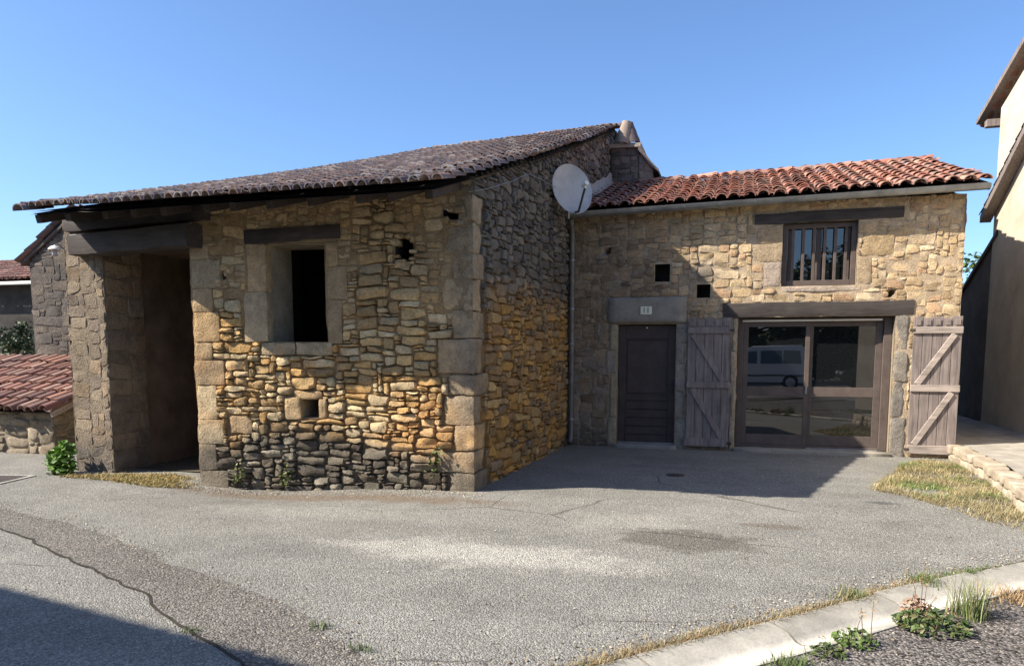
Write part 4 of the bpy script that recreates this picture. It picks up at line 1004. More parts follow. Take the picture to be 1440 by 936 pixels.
g.build('stone_face', M['stone'], gab, smooth=True, sharp=30)
g = Geo(); sl_ = (5.0 - 3.3) / (2.4)
lf = lambda u, s: np.c_[-9.98 + s * .816, -u, 3.20 + s * .578 + 0 * u]
tile_field(g, lf, -8.4, -2.86, 1.35, .21, .32, Ts, Tq, lambda u, s: u < 99, col_old, rngS, lift=.03)
prism(g, [(-9.95, 2.92, 3.18), (-8.66, 2.92, 4.02), (-5.8, 2.92, 3.2), (-5.8, 2.92, 3.26), (-8.66, 2.92, 4.08), (-9.95, 2.92, 3.24)], (0, 5.5, 0), (.08, .07, .065)); g.build('roof', M['oldtile'], gab, smooth=True, sharp=40)
lamp = thing('wall_lamp', 'small white lamp high on the grey gable left of the barn', 'lamp')
g = Geo(); lathe(g, [(.0, .07), (.05, .06), (.10, .015), (.11, .0), (.0, -.005)], (-8.98, 2.78, 3.42), 16); g.build('lamp_shade', M['pale'], lamp, smooth=True, sharp=50)
g = Geo(); tube(g, [(-8.98, 2.99, 3.44), (-8.98, 2.88, 3.52), (-8.98, 2.78, 3.49)], .012, 8); g.build('bracket', M['zinc'], lamp, smooth=True)
g = Geo(); tube(g, [(-8.98, 2.78, 3.415), (-8.98, 2.78, 3.30)], [.035, .05], 10); g.build('bulb_glass', M['dish'], lamp, smooth=True)
ins = thing('wire_bracket', 'small pale wire bracket on top of the barn pier', 'bracket')
g = Geo(); beam(g, (-5.42, -.24, 3.07), (-5.16, -.24, 3.08), .02, .03, .004); beam(g, (-5.25, -.24, 3.06), (-5.25, -.18, 2.90), .02, .02, .003); g.build('arm', M['zinc'], ins)
g = Geo(); lathe(g, [(0, -.04), (.03, -.035), (.022, 0), (.03, .035), (0, .04)], (-5.20, -.25, 2.93), 10); g.build('insulator', M['pale'], ins, smooth=True)

farh = thing('far_house', 'distant house with brown tiled roof and arched doorway at the left edge', 'house')
g = Geo(); prism(g, [(-26, 10.0, -.1), (-15.2, 10.0, -.1), (-15.2, 10.0, 3.75), (-26, 10.0, 3.75)], (0, 5, 0)); g.build('wall', plain('dark_old_render', (.06, .054, .048), .95, .1, nscale=1.5, var=.4, bstr=.5), farh)
g = Geo(); tile_field(g, lambda u, s: np.c_[u, 9.55 + s * .92, 3.72 + s * .30 + 0 * u], -24, -14.9, 2.9, .24, .36, Ts, Tq, lambda u, s: u < 99, col_shedroof, rngS, lift=.03)
quad(g, [(-26, 9.6, 3.70), (-14.9, 9.6, 3.70), (-14.9, 12.3, 4.62), (-26, 12.3, 4.62)], (.12, .08, .06)); quad(g, [(-26, 12.3, 4.62), (-14.9, 12.3, 4.62), (-14.9, 15.3, 3.7), (-26, 15.3, 3.7)], (.2, .12, .09)); g.build('roof', M['tile'], farh, smooth=True, sharp=40)
g = Geo(); boxr(g, -26, -15.1, 9.50, 9.60, 3.58, 3.68, .02); g.build('gutter', M['pale'], farh)
g = Geo(); pts = [(-19.0, 9.97, -.05), (-17.6, 9.97, -.05), (-17.6, 9.97, 1.9)] + [(-18.3 + .7 * math.cos(a), 9.97, 1.9 + .75 * math.sin(a)) for a in np.linspace(.2, math.pi - .2, 9)] + [(-19.0, 9.97, 1.9)]
prism(g, pts, (0, .02, 0)); g.build('arched_door', M['hole'], farh)
g = Geo(); boxr(g, -16.4, -15.8, 9.95, 9.985, 1.3, 2.8, .01); g.build('window', M['hole'], farh)

# ================================================================== RIGHT NEIGHBOUR
nb = thing('rendered_house', 'tall cream rendered house with tiled gable eaves at the right edge', 'house')
NX = 7.5
g = Geo(); prism(g, [(NX, 1.0, -.1), (NX, 8.6, -.1), (NX, 8.6, 6.15), (NX, 4.5, 7.3), (NX, 1.0, 6.35)], (7, 0, 0)); g.build('wall', M['render'], nb)
lt = Geo(); prism(lt, [(NX + .02, 8.55, -.1), (NX + .02, 13.0, -.1), (NX + .02, 13.0, 1.75), (NX + .02, 8.55, 3.70)], (5, 0, 0)); lto = lt.build('lean_to_wall', M['greyrender'], nb)
def slab(name, pts, x0, x1, th, mat, parent, tilecol=None):
    g = Geo(); p = [(x0, y, z) for y, z in pts] + [(x0, y, z - th) for y, z in pts[::-1]]; prism(g, p, (x1 - x0, 0, 0), (.2, .12, .1)); return g.build(name, mat, parent)
slab('roof', [(9.55, 6.22), (4.4, 7.60), (.4, 6.5)], NX - .16, 14.8, .10, M['shutter'], nb)
g = Geo(); tile_field(g, lambda u, s: np.c_[u, 9.65 - s * .966, 6.20 + s * .259 + 0 * u], NX - .12, 12, 5.4, .21, .33, Tc, Tp, lambda u, s: u < 99, lambda P, a_, b_, k_: col_red(P, a_, b_, k_) * np.array([.55, .6, .65]), rngH, lift=.03); g.build('roof_tiles', M['tile'], nb, smooth=True, sharp=40)
slab('lean_to_roof', [(13.2, 1.72), (8.3, 3.86)], NX - .03, 12.5, .08, M['oldwood'], nb)
# projecting lower gable roof
slab('lower_roof', [(8.75, 4.20), (7.2, 5.02), (5.4, 5.97), (5.2, 5.87)], NX - .20, NX - .01, .13, M['shutter'], nb)
g = Geo()
for i in range(14):
    t = i / 13; y = 8.78 - t * 3.3; z = 4.22 + t * 1.75; T = canal(7, .085, .075, .30, .014, .9)
    d = np.array([0, -.883, .469]); zz = np.array([0, .469, .883]); stamp(g, T[0], T[1], np.array([[NX - .13, y, z + .0]]), np.array([[1., 0, 0]]), (d - zz * .06)[None], zz[None], np.array([[.17, .12, .105]]))
g.build('verge_tile', M['oldtile'], nb, smooth=True, sharp=40)
g = Geo(); beam(g, (NX - .14, 9.0, 5.98), (NX + .2, 9.0, 5.98), .14, .14, .01); g.build('rafter_end', M['shutter'], nb)
# raised path between the houses and its stone edge
g = Geo(); PE = np.array([(6.02, 12.0), (6.02, 4.3), (5.95, 2.3), (5.74, .6), (5.5, -.8)])
pe = jit(PE, .02, 60, 4); B = np.c_[np.full(60, 7.49), np.linspace(12, -.8, 60)]
V = np.r_[np.c_[pe + np.array([.10, 0]), np.full(60, .21)], np.c_[B, np.full(60, .23)]]; V[:, 2] += .012 * fbm(V, 2, 4)
g.add(V, np.array([[i, i + 1, 61 + i, 60 + i] for i in range(59)])); struct(g.build('path', plain('path_concrete', (.30, .275, .235), .95, .15, nscale=3, var=.3, bstr=.6, bdist=.012), smooth=True))
low = thing('low_stone_edging', 'low rough stone edging wall along the raised path', 'low wall')
g = Geo(); s = np.r_[0, np.cumsum(np.linalg.norm(np.diff(pe, axis=0), axis=1))]; i = 0; t = 3.0
while t < s[-1] - .3:
    L = float(rng.uniform(.14, .34)); x = np.interp(t + L / 2, s, pe[:, 0]); y = np.interp(t + L / 2, s, pe[:, 1])
    x2 = np.interp(t + L / 2 + .1, s, pe[:, 0]); y2 = np.interp(t + L / 2 + .1, s, pe[:, 1]); rzz = math.atan2(y2 - y, x2 - x)
    hgt = float(rng.uniform(.10, .14))
    for zz, hh in ((hgt / 2 - .02, hgt), (hgt - .02 + (.235 - hgt) / 2, .235 - hgt)):
        rblock(g, (x + float(rng.normal(0, .012)), y, zz), (L - .008, .22, hh + .0), .028, .022, 500 + i, rzz, [(.34, .285, .21), (.40, .34, .255), (.30, .245, .18)][i % 3]); i += 1
    t += L
g.build('stone_course', M['ashlar'], low, smooth=True)

# ================================================================== PLANTS
def blades(g, P, h, spread, wd, cols, rng, seg=3, droop=.5):
    n = len(P); az = rng.uniform(0, 2 * math.pi, n); ln_ = rng.uniform(.1, 1, n) * spread; hh = h * rng.uniform(.45, 1, n) if np.isscalar(h) else h
    d = np.c_[np.cos(az), np.sin(az), np.zeros(n)]; side = np.c_[-np.sin(az), np.cos(az), np.zeros(n)]
    V = []; 
    for k in range(seg + 1):
        t = k / seg; c = P + d * (ln_ * t ** 1.6)[:, None] * hh[:, None] + np.array([0, 0, 1.]) * (hh * (t - droop * .4 * ln_ * t * t))[:, None]; ww = wd * (1 - t * .92)
        V += [c - side * ww / 2, c + side * ww / 2]
    V = np.stack(V, 1); m = 2 * (seg + 1); F = []
    for k in range(seg): F.append([2 * k, 2 * k + 1, 2 * k + 3, 2 * k + 2])
    F = (np.array(F)[None] + (np.arange(n) * m)[:, None, None]).reshape(-1, 4)
    g.add(V.reshape(-1, 3), F, np.repeat(cols, m, axis=0))
def leaves(g, P, size, cols, rng, updir=.4, aspect=.55):
    n = len(P); d = rng.normal(size=(n, 3)); d[:, 2] = d[:, 2] * .6; d /= np.linalg.norm(d, axis=1, keepdims=True)
    nn = rng.normal(size=(n, 3)) * .8 + np.array([0, 0, updir * 2]); s = np.cross(d, nn); s /= np.linalg.norm(s, axis=1, keepdims=True); u = np.cross(s, d)
    sz = size * rng.uniform(.6, 1.3, (n, 1)); T = [(-.5, 0, 0), (-.1, aspect / 2, .06), (.5, 0, -.05), (-.1, -aspect / 2, .06)]
    V = np.stack([P + d * a * sz + s * b * sz + u * c * sz for a, b, c in T], 1)
    F = (np.array([[0, 3, 2, 1]])[None] + (np.arange(n) * 4)[:, None, None]).reshape(-1, 4)
    g.add(V.reshape(-1, 3), F, np.repeat(cols, 4, axis=0))
rp = np.random.default_rng(21)
GREEN = [(.085, .13, .03), (.11, .16, .04), (.065, .105, .028), (.14, .17, .055)]
STRAW = [(.36, .29, .145), (.30, .23, .11), (.42, .36, .20), (.24, .18, .085), (.20, .19, .08)]
DRY = [(.30, .19, .09), (.24, .16, .08), (.36, .25, .13)]
def pcol(p, n, rng): return pal(p, rng.random(n), rng.random(n))
def gz(x, y): return zg(x, y)
def scatter_poly(poly, n, rng):
    poly = np.array(poly); lo, hi = poly.min(0), poly.max(0); out = []
    while len(out) < n:
        p = rng.uniform(lo, hi, (n, 2)); ins = np.zeros(n, bool); j = len(poly) - 1
        for i in range(len(poly)):
            xi, yi = poly[i]; xj, yj = poly[j]
            ins ^= ((yi > p[:, 1]) != (yj > p[:, 1])) & (p[:, 0] < (xj - xi) * (p[:, 1] - yi) / (yj - yi + 1e-12) + xi); j = i
        e = fbm(p, 2.2, 5); out += list(p[ins & (rng.random(n) < .55 + e * .9)])
    return np.array(out[:n])
# mown dry grass by the right shutter
pol = [(4.35, 1.35), (4.75, 2.35), (5.15, 3.6), (5.6, 4.25), (5.98, 4.3), (5.92, 2.3), (5.72, .7), (5.55, -.6), (5.25, -.35), (4.95, .45), (4.7, 1.0)]
g = Geo(); Q = scatter_poly(pol, 15000, rp); n = len(Q); hsel = fbm(Q, 1.8, 9)
c = pcol(STRAW, n, rp); gr = pcol(GREEN, n, rp); mk = rp.random(n) < sstep(.0, .5, hsel + .02) * .8; c = np.where(mk[:, None], gr * 1.3, c)
c = c * (1 + .35 * fbm(Q, 3, 14))[:, None]; blades(g, np.c_[Q, gz(Q[:, 0], Q[:, 1])], .07 * rp.uniform(.4, 1.2, n) * (1 + .6 * fbm(Q, 2.5, 15)), 2.9, .007, c, rp, 3, .9)
tag(g.build('dry_grass', M['leaf'], smooth=False), 'cut yellow and green grass beside the raised path', 'grass', kind='stuff')
pol2 = [(-5.45, -.62), (-5.0, -.30), (-4.2, -.02), (-3.55, -.15), (-3.5, -.62), (-3.9, -.78), (-4.6, -.66)]
g = Geo(); Q = scatter_poly(pol2, 3800, rp); n = len(Q); c = pcol(STRAW, n, rp) * np.array([1.05, .95, .75]); gr = pcol(GREEN, n, rp); c = np.where((rp.random(n) < .12)[:, None], gr, c)
blades(g, np.c_[Q, gz(Q[:, 0], Q[:, 1])], .07, 2.6, .010, c, rp, 3, .9)
tag(g.build('straw', M['leaf']), 'yellow straw lying across the barn cart doorway', 'straw', kind='stuff')
# thatch of short dry grass in the joint along the kerb
tt = rp.random(12000); ss_ = np.interp(tt, [0, 1], [0, 1]); idx = (tt * 399).astype(int); Q = KP[idx] - KN[idx] * (np.abs(rp.normal(0, .05, (12000, 1))) - .02) + rp.normal(0, .012, (12000, 2))
den = fbm(Q, 1.5, 3); k = rp.random(12000) < sstep(-.4, .4, den); Q = Q[k]; n = len(Q); c = pcol(STRAW + DRY, n, rp) * .8; mk = rp.random(n) < sstep(.0, .5, fbm(Q, 1.0, 8) + .1) * .8; c = np.where(mk[:, None], pcol(GREEN, n, rp), c)
g = Geo(); blades(g, np.c_[Q, np.full(n, .0)], .06, 1.8, .006, c, rp, 3, .9)
tag(g.build('kerb_grass', M['leaf']), 'dry tufty grass in the joint along the concrete kerb', 'grass', kind='stuff')
soil = KP - KN * (.035 + .03 * fbm(KP, 4, 6)[:, None])
strip('soil_strip', soil, KP - KN * -.01, .0045, plain('dark_soil', (.075, .06, .042), .98, .1, nscale=14, var=.5, bstr=.8, bdist=.02), 300, 2)
def pebbles(g, Q, lo, hi, cols, rng):
    T = np.array([(1, 0, 0), (.3, .9, .1), (-.8, .5, 0), (-.7, -.6, .1), (.4, -.8, 0), (.1, .0, .7), (-.2, .1, -.4)], float); F = np.array([(0, 1, 5), (1, 2, 5), (2, 3, 5), (3, 4, 5), (4, 0, 5)])
    n = len(Q); a = rng.uniform(0, 6.28, n); sz = rng.uniform(lo, hi, n) * rng.uniform(.5, 1, n); V = T[None] * sz[:, None, None] * rng.uniform(.7, 1.3, (n, 7, 3)); ca, sa = np.cos(a)[:, None], np.sin(a)[:, None]
    V = np.stack([V[..., 0] * ca - V[..., 1] * sa, V[..., 0] * sa + V[..., 1] * ca, np.maximum(V[..., 2], 0)], -1) + np.c_[Q, zg(Q[:, 0], Q[:, 1]) + .006][:, None, :]
    g.add(V.reshape(-1, 3), (F[None] + (np.arange(n) * 7)[:, None, None]).reshape(-1, 3), np.repeat(cols, 7, axis=0))
nP = 2600; xq = rp.uniform(-3.6, .2, nP); Q1 = np.c_[xq, fwall(xq) - .06 - np.abs(rp.normal(0, .16, nP))]
k = rp.integers(0, 400, nP); Q2 = KP[k] - KN[k] * np.abs(rp.normal(.05, .16, (nP, 1))); k = rp.integers(0, 200, nP); Q3 = UPJ[np.minimum(k // 2, 89)] + rp.normal(0, .10, (nP, 2)); Q4 = np.c_[rp.uniform(-6, 5.5, 3500), rp.uniform(-6.5, 4.2, 3500)]; xq = rp.uniform(.2, 5.9, 900); Q5 = np.c_[xq, 4.32 - np.abs(rp.normal(0, .13, 900))]
Q = np.concatenate([Q1, Q2, Q3, Q4, Q5]); g = Geo(); pebbles(g, Q, .004, .013, pcol([(.36, .32, .25), (.28, .25, .20), (.42, .38, .31), (.22, .17, .11), (.18, .16, .14)], len(Q), rp), rp)
tag(g.build('gravel', M['ashlar']), 'loose gravel and grit along the wall feet and the kerb', 'gravel', kind='stuff')
# weeds
def tuft(name, label, x, y, n, h, spread, wd, pals, r=.05, cat='weed', group='weeds along the kerb and the asphalt patch', z0=0.):
    g = Geo(); P = np.c_[rp.normal(x, r, n), rp.normal(y, r, n), np.full(n, z0)]; blades(g, P, h, spread, wd, pcol(pals, n, rp), rp, 4, .6); return tag(g.build(name, M['leaf']), label, cat, group)
def leafy(name, label, x, y, n, r, h, size, pals, stems=0, sh=.2, group='weeds along the kerb and the asphalt patch', z0=0.):
    t = thing(name, label, 'weed', group, (x, y, z0)); g = Geo()
    a = rp.uniform(0, 6.28, n); rr = r * np.sqrt(rp.random(n)); zz = h * rp.random(n) * (1 - (rr / r) ** 2 * .7) + .012
    leaves(g, np.c_[np.cos(a) * rr, np.sin(a) * rr, zz], size, pcol(pals, n, rp), rp, .6); g.build('foliage', M['leaf'], t)
    if stems:
        for _ in range(stems):
            g = Geo(); ax, ay = rp.normal(0, r * .35, 2); hh = sh * rp.uniform(.6, 1.1); lx, ly = rp.normal(0, .04, 2)
            tube(g, [(ax, ay, 0), (ax + lx * .4, ay + ly * .4, hh * .6), (ax + lx, ay + ly, hh)], [.0028, .002, .0012], 5, (.17, .12, .07))
            k = 9; P = np.c_[rp.normal(ax + lx, .012, k), rp.normal(ay + ly, .012, k), hh * rp.uniform(.8, 1.04, k)]; leaves(g, P, .016, pcol(DRY, k, rp), rp); g.build('stem', M['leaf'], t)
    return t
tuft('grass_tuft', 'tall fine pale grass tuft growing on the kerb edge', 4.23, -3.04, 210, .30, .55, .006, [(.20, .22, .09), (.13, .17, .05), (.27, .25, .13), (.10, .14, .04)], .055)
leafy('leafy_weed', 'broad dark green leafy weed beside the tall grass tuft', 3.96, -3.33, 420, .20, .10, .042, [(.05, .085, .022), (.07, .11, .028), (.042, .07, .02), (.10, .12, .04), (.14, .12, .05)], 3, .16)
leafy('dried_weed', 'rusty pink dried weed with thin bare stalks on the kerb', 3.93, -3.12, 150, .10, .13, .04, [(.32, .19, .12), (.26, .15, .10), (.38, .26, .17)], 4, .30)
leafy('leafy_weed', 'small green weed with two brown stalks against the kerb', 3.50, -3.70, 150, .12, .07, .04, GREEN, 3, .24)
leafy('leafy_weed', 'sparse dark weed between two stalked weeds on the road side', 3.34, -3.92, 90, .09, .06, .035, [(.06, .09, .025), (.09, .10, .035)], 1, .16)
tuft('grass_tuft', 'low green grass clump at the bottom edge of the photo', 3.14, -4.13, 200, .09, .9, .006, GREEN, .06)
tuft('grass_tuft', 'bright green grass clump on the driveway side of the kerb', 4.12, -2.40, 170, .11, .8, .006, GREEN + [(.22, .22, .08)], .06)
tuft('grass_tuft', 'small yellowing grass clump midway on the driveway side of the kerb', 3.60, -2.86, 130, .09, .8, .006, GREEN + STRAW[:2], .05)
tuft('dry_grass_tuft', 'orange dry grass clump on the kerb near the right edge', 4.62, -2.60, 330, .10, 1.3, .007, DRY + [(.42, .28, .14)], .11)
tuft('grass_tuft', 'tiny green tuft higher on the edge of the dark asphalt patch', .56, -4.32, 60, .06, 1.0, .006, GREEN, .03)
tuft('grass_tuft', 'tiny green tuft lower on the edge of the dark asphalt patch', .92, -4.55, 60, .05, 1.0, .006, GREEN, .03)
tuft('grass_tuft', 'tiny green tuft in the long crack at the shadow edge', -.12, -4.58, 45, .045, 1.0, .006, GREEN, .03)
# bright bush at the foot of the pier
t = thing('leafy_bush', 'bright green leafy bush at the foot of the barn pier', 'bush', None, (-5.55, -.42, 0))
g = Geo(); cl = [(0, 0, .16, .16), (-.10, -.05, .12, .13), (.08, -.05, .10, .12), (-.02, .06, .30, .12), (-.14, .05, .22, .12)]
for (x, y, z, r) in cl:
    n = 110; P = rp.normal(size=(n, 3)); P /= np.linalg.norm(P, axis=1, keepdims=True); P = P * r * rp.uniform(.5, 1.05, (n, 1)) + np.array([x, y, z]); P[:, 2] = np.maximum(P[:, 2], .02)
    leaves(g, P, .075, pcol([(.13, .24, .035), (.18, .30, .05), (.09, .17, .03)], n, rp), rp, .8, .8)
g.build('foliage', M['leaf'], t)
g = Geo()
for i in range(6): tube(g, [(rp.normal(0, .03), rp.normal(0, .03), 0), (rp.normal(0, .08), rp.normal(0, .06), .28)], [.008, .004], 6, (.12, .12, .05))
g.build('stem', M['leaf'], t)
# small plants at the foot of the barn wall
for i, (x, lab) in enumerate(((-2.95, 'small green wall plant left at the blackened foot of the barn front'), (-2.35, 'small green wall plant under the little vent of the barn front'), (-.45, 'mossy little plant low beside the barn corner'))):
    g = Geo(); n = 60; P = np.c_[rp.normal(x, .10, n), float(fwall(x)) - .05 + rp.normal(0, .012, n), np.abs(rp.normal(.12 if i < 2 else .35, .10, n)) - .02]
    P[:, 0] = x + (P[:, 0] - x) * .5; leaves(g, P, .045, pcol([(.09, .11, .03), (.13, .14, .045)], n, rp), rp, .3, .8); tag(g.build('wall_plant', M['leaf']), lab, 'plant', 'plants in the barn wall')
# trees
def tree(name, label, x, y, H, rad, trunk_h, nclump, nleaf, size, pals, seed, cat='tree', group=None, clear=.35):
    r = np.random.default_rng(seed); t = thing(name, label, cat, group, (x, y, 0)); g = Geo()
    tube(g, [(0, 0, -.1), (r.normal(0, .05), 0, trunk_h * .5), (r.normal(0, .1), r.normal(0, .1), trunk_h), (r.normal(0, .2), r.normal(0, .2), H * .8)], [H * .035, H * .027, H * .02, .02], 10)
    lg = Geo(); C = []
    for i in range(nclump):
        a = r.uniform(0, 6.28); k = r.uniform(0, 1); z = H * (clear + (1 - clear) * k) ; rr = rad * math.sqrt(max(.05, 1 - (2 * k - .85) ** 2)) * r.uniform(.35, 1)
        c = np.array([math.cos(a) * rr, math.sin(a) * rr, z * r.uniform(.92, 1.0)]); C.append(c)
        if i % 2 == 0:
            b0 = np.array([0, 0, min(z * .75, H * .75)]); tube(g, [b0, (b0 + c) / 2 + np.array([0, 0, .1]), c], [H * .010, H * .007, .012], 6)
        m = nleaf // nclump; cr = rad * r.uniform(.22, .36); P = r.normal(size=(m, 3)); P = P / np.linalg.norm(P, axis=1, keepdims=True) * cr * r.uniform(.3, 1.1, (m, 1)) * np.array([1, 1, .75]) + c
        leaves(lg, P, size, pcol(pals, m, r) * r.uniform(.7, 1.25), r, .5)
    lg.build('crown', M['leaf'], t); g.build('trunk', M['trunk'], t, smooth=True); return t
TG = [(.075, .115, .03), (.10, .14, .04), (.06, .095, .028), (.12, .15, .05)]
tree('elder_tree', 'light green tree in the gap right of the stone house', 8.3, 15.5, 4.8, 1.5, 1.6, 34, 5200, .13, [(.13, .19, .05), (.16, .22, .06), (.10, .15, .04)], 3, clear=.25)
for i, (x, y, H, rd, lab) in enumerate(((-20.5, 8.2, 2.9, 1.5, 'dark rounded shrub before the far house, at the very edge'), (-17.4, 7.6, 2.6, 1.2, 'dark low shrub before the arched doorway of the far house'), (-15.2, 7.2, 2.4, 1.0, 'dark shrub right of the arched doorway above the shed roof'))):
    tree('shrub', lab, x, y, H, rd, .4, 16, 1500, .12, [(.035, .06, .02), (.05, .075, .025)], 40 + i, 'shrub', 'shrubs behind the shed', .15)
# behind the viewer: what the panes reflect
for i, (x, y, H, rd) in enumerate(((-3.0, -25, 8.5, 3.2), (3.5, -27, 7.6, 3.4), (9.5, -26, 8.4, 3.5), (15.5, -24, 7.8, 3.2), (6.5, -23.5, 4.6, 2.2), (1.0, -23.5, 4.4, 2.2), (12.3, -22.5, 4.8, 2.4), (20, -25, 8, 3.4), (4.6, -24.6, 6.2, 2.8), (9.0, -24.2, 5.6, 2.6), (-1.2, -24.4, 6.0, 2.6))):
    tree('garden_tree', 'dark leafy tree in the row behind the parked vehicles, seen in the panes', x, y, H, rd, H * .25, 40, 7000, .36, [(.04, .065, .02), (.055, .085, .026), (.075, .10, .035)], 60 + i, 'tree', 'trees behind the parked vehicles', .12)

# ================================================================== COVERS
g = Geo(); lathe(g, [(0, .012), (.10, .012), (.115, .009), (.118, 0)], (2.13, 1.75, .0), 24); tag(g.build('drain_cover', M['iron'], smooth=True, sharp=40), 'small round dark drain cover in the shaded driveway', 'drain cover')
mh = thing('manhole_cover', 'worn square manhole cover in the asphalt at the left edge', 'manhole cover', None, (-6.0, -1.02, 0))
g = Geo(); box(g, (0, 0, .004), (.62, .62, .016), .003, Matrix.Rotation(R(12), 3, 'Z')); g.build('frame', M['concrete'], mh)
g = Geo(); box(g, (0, 0, .008), (.50, .50, .014), .003, Matrix.Rotation(R(12), 3, 'Z')); g.build('plate', M['iron'], mh)

# ================================================================== BEHIND THE VIEWER
# house whose eave throws the shadow at the lower left
hs = thing('street_house', 'stone house across the street throwing its toothed eave shadow on the road', 'house')
g = Geo(); A = np.array([-15.6, -5.41]); Bq = np.array([-4.55, -7.66]); dd_ = (Bq - A) / np.linalg.norm(Bq - A); nn_ = np.array([dd_[1], -dd_[0]]); 
def hp3(s, t, z): p = A + dd_ * s + nn_ * t; return (p[0], p[1], z)
LH = float(np.linalg.norm(Bq - A)); EH = 5.0
prism(g, [hp3(.3, .55, -.1), hp3(LH - .3, .55, -.1), hp3(LH - .3, .55, EH + .1), hp3(.3, .55, EH + .1)], tuple(np.r_[nn_ * 6.5, 0]), (.40, .34, .25)); hwl = g.build('wall', M['stone'], hs)
g = Geo(); quad(g, [hp3(0, .06, EH), hp3(LH, .06, EH), hp3(LH, 3.8, EH + 1.35), hp3(0, 3.8, EH + 1.35)], (.2, .1, .08)); quad(g, [hp3(0, 7.6, EH), hp3(LH, 7.6, EH), hp3(LH, 3.8, EH + 1.35), hp3(0, 3.8, EH + 1.35)], (.25, .12, .09))
tile_field(g, lambda u, s: np.c_[A[0] + dd_[0] * u + nn_[0] * s * .94, A[1] + dd_[1] * u + nn_[1] * s * .94, EH + s * .34 + 0 * u], 0, LH, 4.0, .23, .34, Tc, Tp, lambda u, s: u < 999, col_shedroof, rngS, lift=.03)
g.build('roof', M['tile'], hs, smooth=True, sharp=40)
for s0 in (2.0, 5.0, 8.0):
    for z0 in (.9, 3.2):
        g = Geo(); c0 = hp3(s0, .53, z0 + .6); rz_ = Matrix.Rotation(math.atan2(dd_[1], dd_[0]), 3, 'Z'); box(g, c0, (.95, .06, 1.3), .01, rz_); wv = g.build('window', M['shutterpale'], hs)
        g = Geo(); box(g, hp3(s0, .49, z0 + .6), (.78, .02, 1.1), .004, rz_); g.build('pane', M['glass'], wv)
# cream garden wall end seen in the right pane
gw = thing('garden_wall', 'short cream rendered garden wall end, seen only in the right hand pane', 'wall')
gr_ = Matrix.Rotation(math.atan2(.75, .66), 3, 'Z'); gc = (6.98, -4.55); g = Geo(); box(g, (*gc, 1.3), (2.3, .35, 2.8), .02, gr_); g.build('wall_body', M['render'], gw)
g = Geo(); box(g, (*gc, 2.752), (2.42, .47, .10), .02, gr_); g.build('coping', M['concrete'], gw)
# vehicles
def profile_body(name, prof, half, mat, parent, inset=.0, tumble=None):
    """closed side outline (x,z), extruded across y with a narrower cabin"""
    n = len(prof); ys = [-half, -half * .97, -half * .5, 0, half * .5, half * .97, half]; V = []
    for j, y in enumerate(ys):
        for (x, z) in prof:
            t = 0 if tumble is None else tumble * max(0, z - .95); yy = np.sign(y) * max(0, abs(y) - t); k = .985 if j in (0, 6) else 1
            V.append((x * k, yy, (z - .6) * k + .6))
    m = n; F = [[j * m + i, j * m + (i + 1) % m, (j + 1) * m + (i + 1) % m, (j + 1) * m + i] for j in range(6) for i in range(m)]
    F += [list(range(m))[::-1], [6 * m + i for i in range(m)]]
    g = Geo().add(np.array(V), F); o = g.build(name, mat, parent, smooth=True, sharp=38); return o
def wheel(parent, x, y, r, side):
    g = Geo(); rt = Matrix.Rotation(R(90), 3, 'X'); lathe(g, [(r * .62, -.10), (r * .95, -.10), (r, -.06), (r, .06), (r * .95, .10), (r * .62, .10)], (x, y, r), 28, rt); w_ = g.build('wheel', M['rubber'], parent, smooth=True, sharp=40)
    g = Geo(); lathe(g, [(0, -.07), (r * .2, -.085), (r * .25, -.06), (r * .58, -.075), (r * .62, -.09), (r * .62, .09), (r * .58, .075), (r * .25, .06), (r * .2, .085), (0, .07)], (x, y, r), 28, rt); g.build('rim', M['rim'], w_, smooth=True, sharp=30)
def side_glass(parent, pts, y, off=.012, mat=None):
    for s in (-1, 1):
        g = Geo(); prism(g, [(x, s * (y - .13 * max(0, z - .95) + off), z) for x, z in pts], (0, s * -.01, 0)); g.build('side_window', mat or M['glass'], parent)
van = thing('white_van', 'white passenger van parked across the way, reflected in the left pane', 'van', None, (1.75, -16.4, 0))
vp = [(0.02, .32), (.0, .55), (.06, .86), (.95, 1.12), (1.55, 1.68), (1.85, 1.82), (3.7, 1.84), (3.98, 1.70), (4.08, 1.05), (4.10, .40), (4.02, .30)]
vb = profile_body('body', vp, .86, M['white_paint'], van, tumble=.13)
side_glass(van, [(1.12, 1.12), (1.62, 1.58), (1.98, 1.62), (2.0, 1.10)], .86); side_glass(van, [(2.12, 1.10), (2.12, 1.62), (2.95, 1.64), (2.97, 1.10)], .86); side_glass(van, [(3.02, 1.10), (3.02, 1.64), (3.66, 1.62), (3.74, 1.10)], .86)
g = Geo(); quad(g, [(1.0, -.66, 1.17), (1.0, .66, 1.17), (1.50, .6, 1.66), (1.50, -.6, 1.66)]); g.build('windscreen', M['glass'], van)
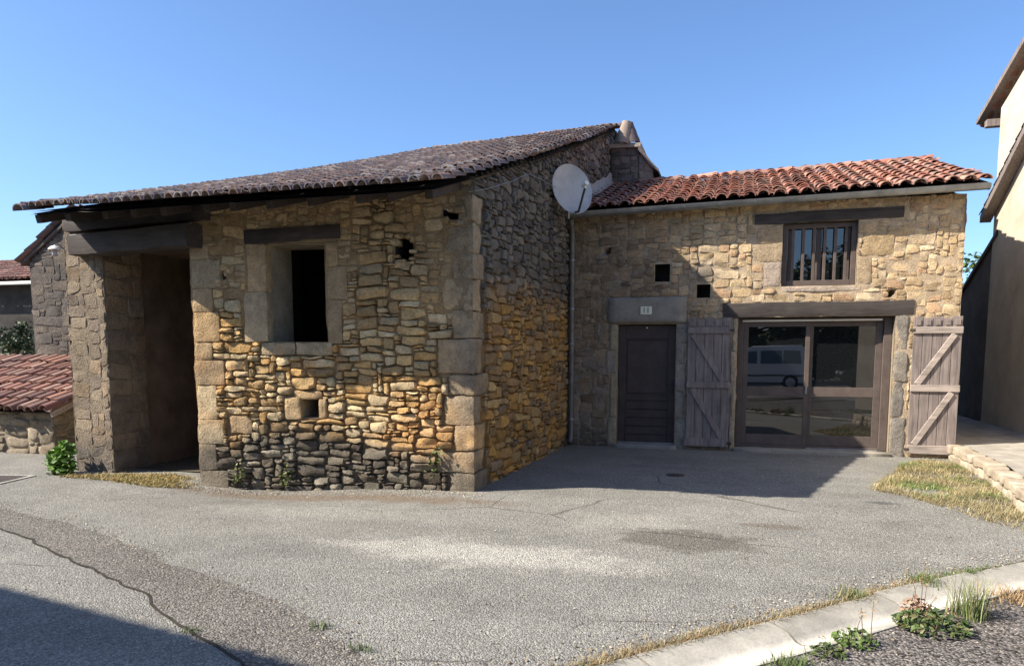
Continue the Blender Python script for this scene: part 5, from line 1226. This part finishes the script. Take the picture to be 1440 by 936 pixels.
for s in (-1, 1):
    for x in (.82, 3.32): wheel(van, x, s * .78, .32, s)
    g = Geo(); boxr(g, .02, .22, s * .62 - .12, s * .62 + .12, .68, .88, .03); g.build('headlight', M['lampglass'], van)
    g = Geo(); boxr(g, 4.0, 4.10, s * .76 - .06, s * .76 + .06, .9, 1.35, .02); g.build('tail_light', plain('red_lens', (.4, .02, .02), .3, .5, bstr=0), van)
    g = Geo(); boxr(g, 1.18, 1.30, s * .98 - .09, s * .98 + .09, 1.08, 1.24, .03); g.build('wing_mirror', M['white_paint'], van)
    g = Geo(); boxr(g, .9, 4.05, s * .865 - .01, s * .865 + .01, .56, .62, .004); g.build('side_moulding', M['black'], van)
g = Geo(); boxr(g, -.06, .10, -.84, .84, .30, .52, .04); boxr(g, 4.04, 4.16, -.84, .84, .30, .52, .04); g.build('bumper', M['black'], van)
car = thing('dark_car', 'dark hatchback facing left behind the yard, reflected in the right pane', 'car', None, (7.1, -17.4, 0))
cp_ = [(.05, .25), (.0, .5), (.12, .74), (1.05, .92), (1.75, 1.40), (2.2, 1.46), (3.2, 1.42), (3.85, 1.05), (3.95, .55), (3.9, .28)]
profile_body('body', cp_, .85, M['dark_paint'], car, tumble=.16)
side_glass(car, [(1.3, .96), (1.82, 1.33), (2.32, 1.38), (2.36, .95)], .85); side_glass(car, [(2.42, .95), (2.40, 1.38), (3.1, 1.34), (3.4, .98)], .85)
g = Geo(); quad(g, [(1.11, -.66, .97), (1.11, .66, .97), (1.70, .56, 1.38), (1.70, -.56, 1.38)]); g.build('windscreen', M['glass'], car)
for s in (-1, 1):
    for x in (.78, 3.2): wheel(car, x, s * .76, .31, s)
    g = Geo(); boxr(g, -.01, .25, s * .62 - .14, s * .62 + .14, .60, .75, .04); g.build('headlight', M['lampglass'], car)
g = Geo(); boxr(g, -.04, .08, -.80, .80, .28, .46, .04); g.build('bumper', M['black'], car)
# verge of grass and earth seen in the lower panes
g = Geo(); Q = scatter_poly([(5.5, -4.9), (9, -4.2), (9, -.5), (7.2, .2), (6.3, -1.3)], 3500, rp); n = len(Q); blades(g, np.c_[Q, np.zeros(n)], .08, 2.0, .012, pcol(STRAW + GREEN, n, rp) * .8, rp, 3, .9)
tag(g.build('verge_grass', M['leaf']), 'rough dry grass verge in front of the garden wall', 'grass', kind='stuff')
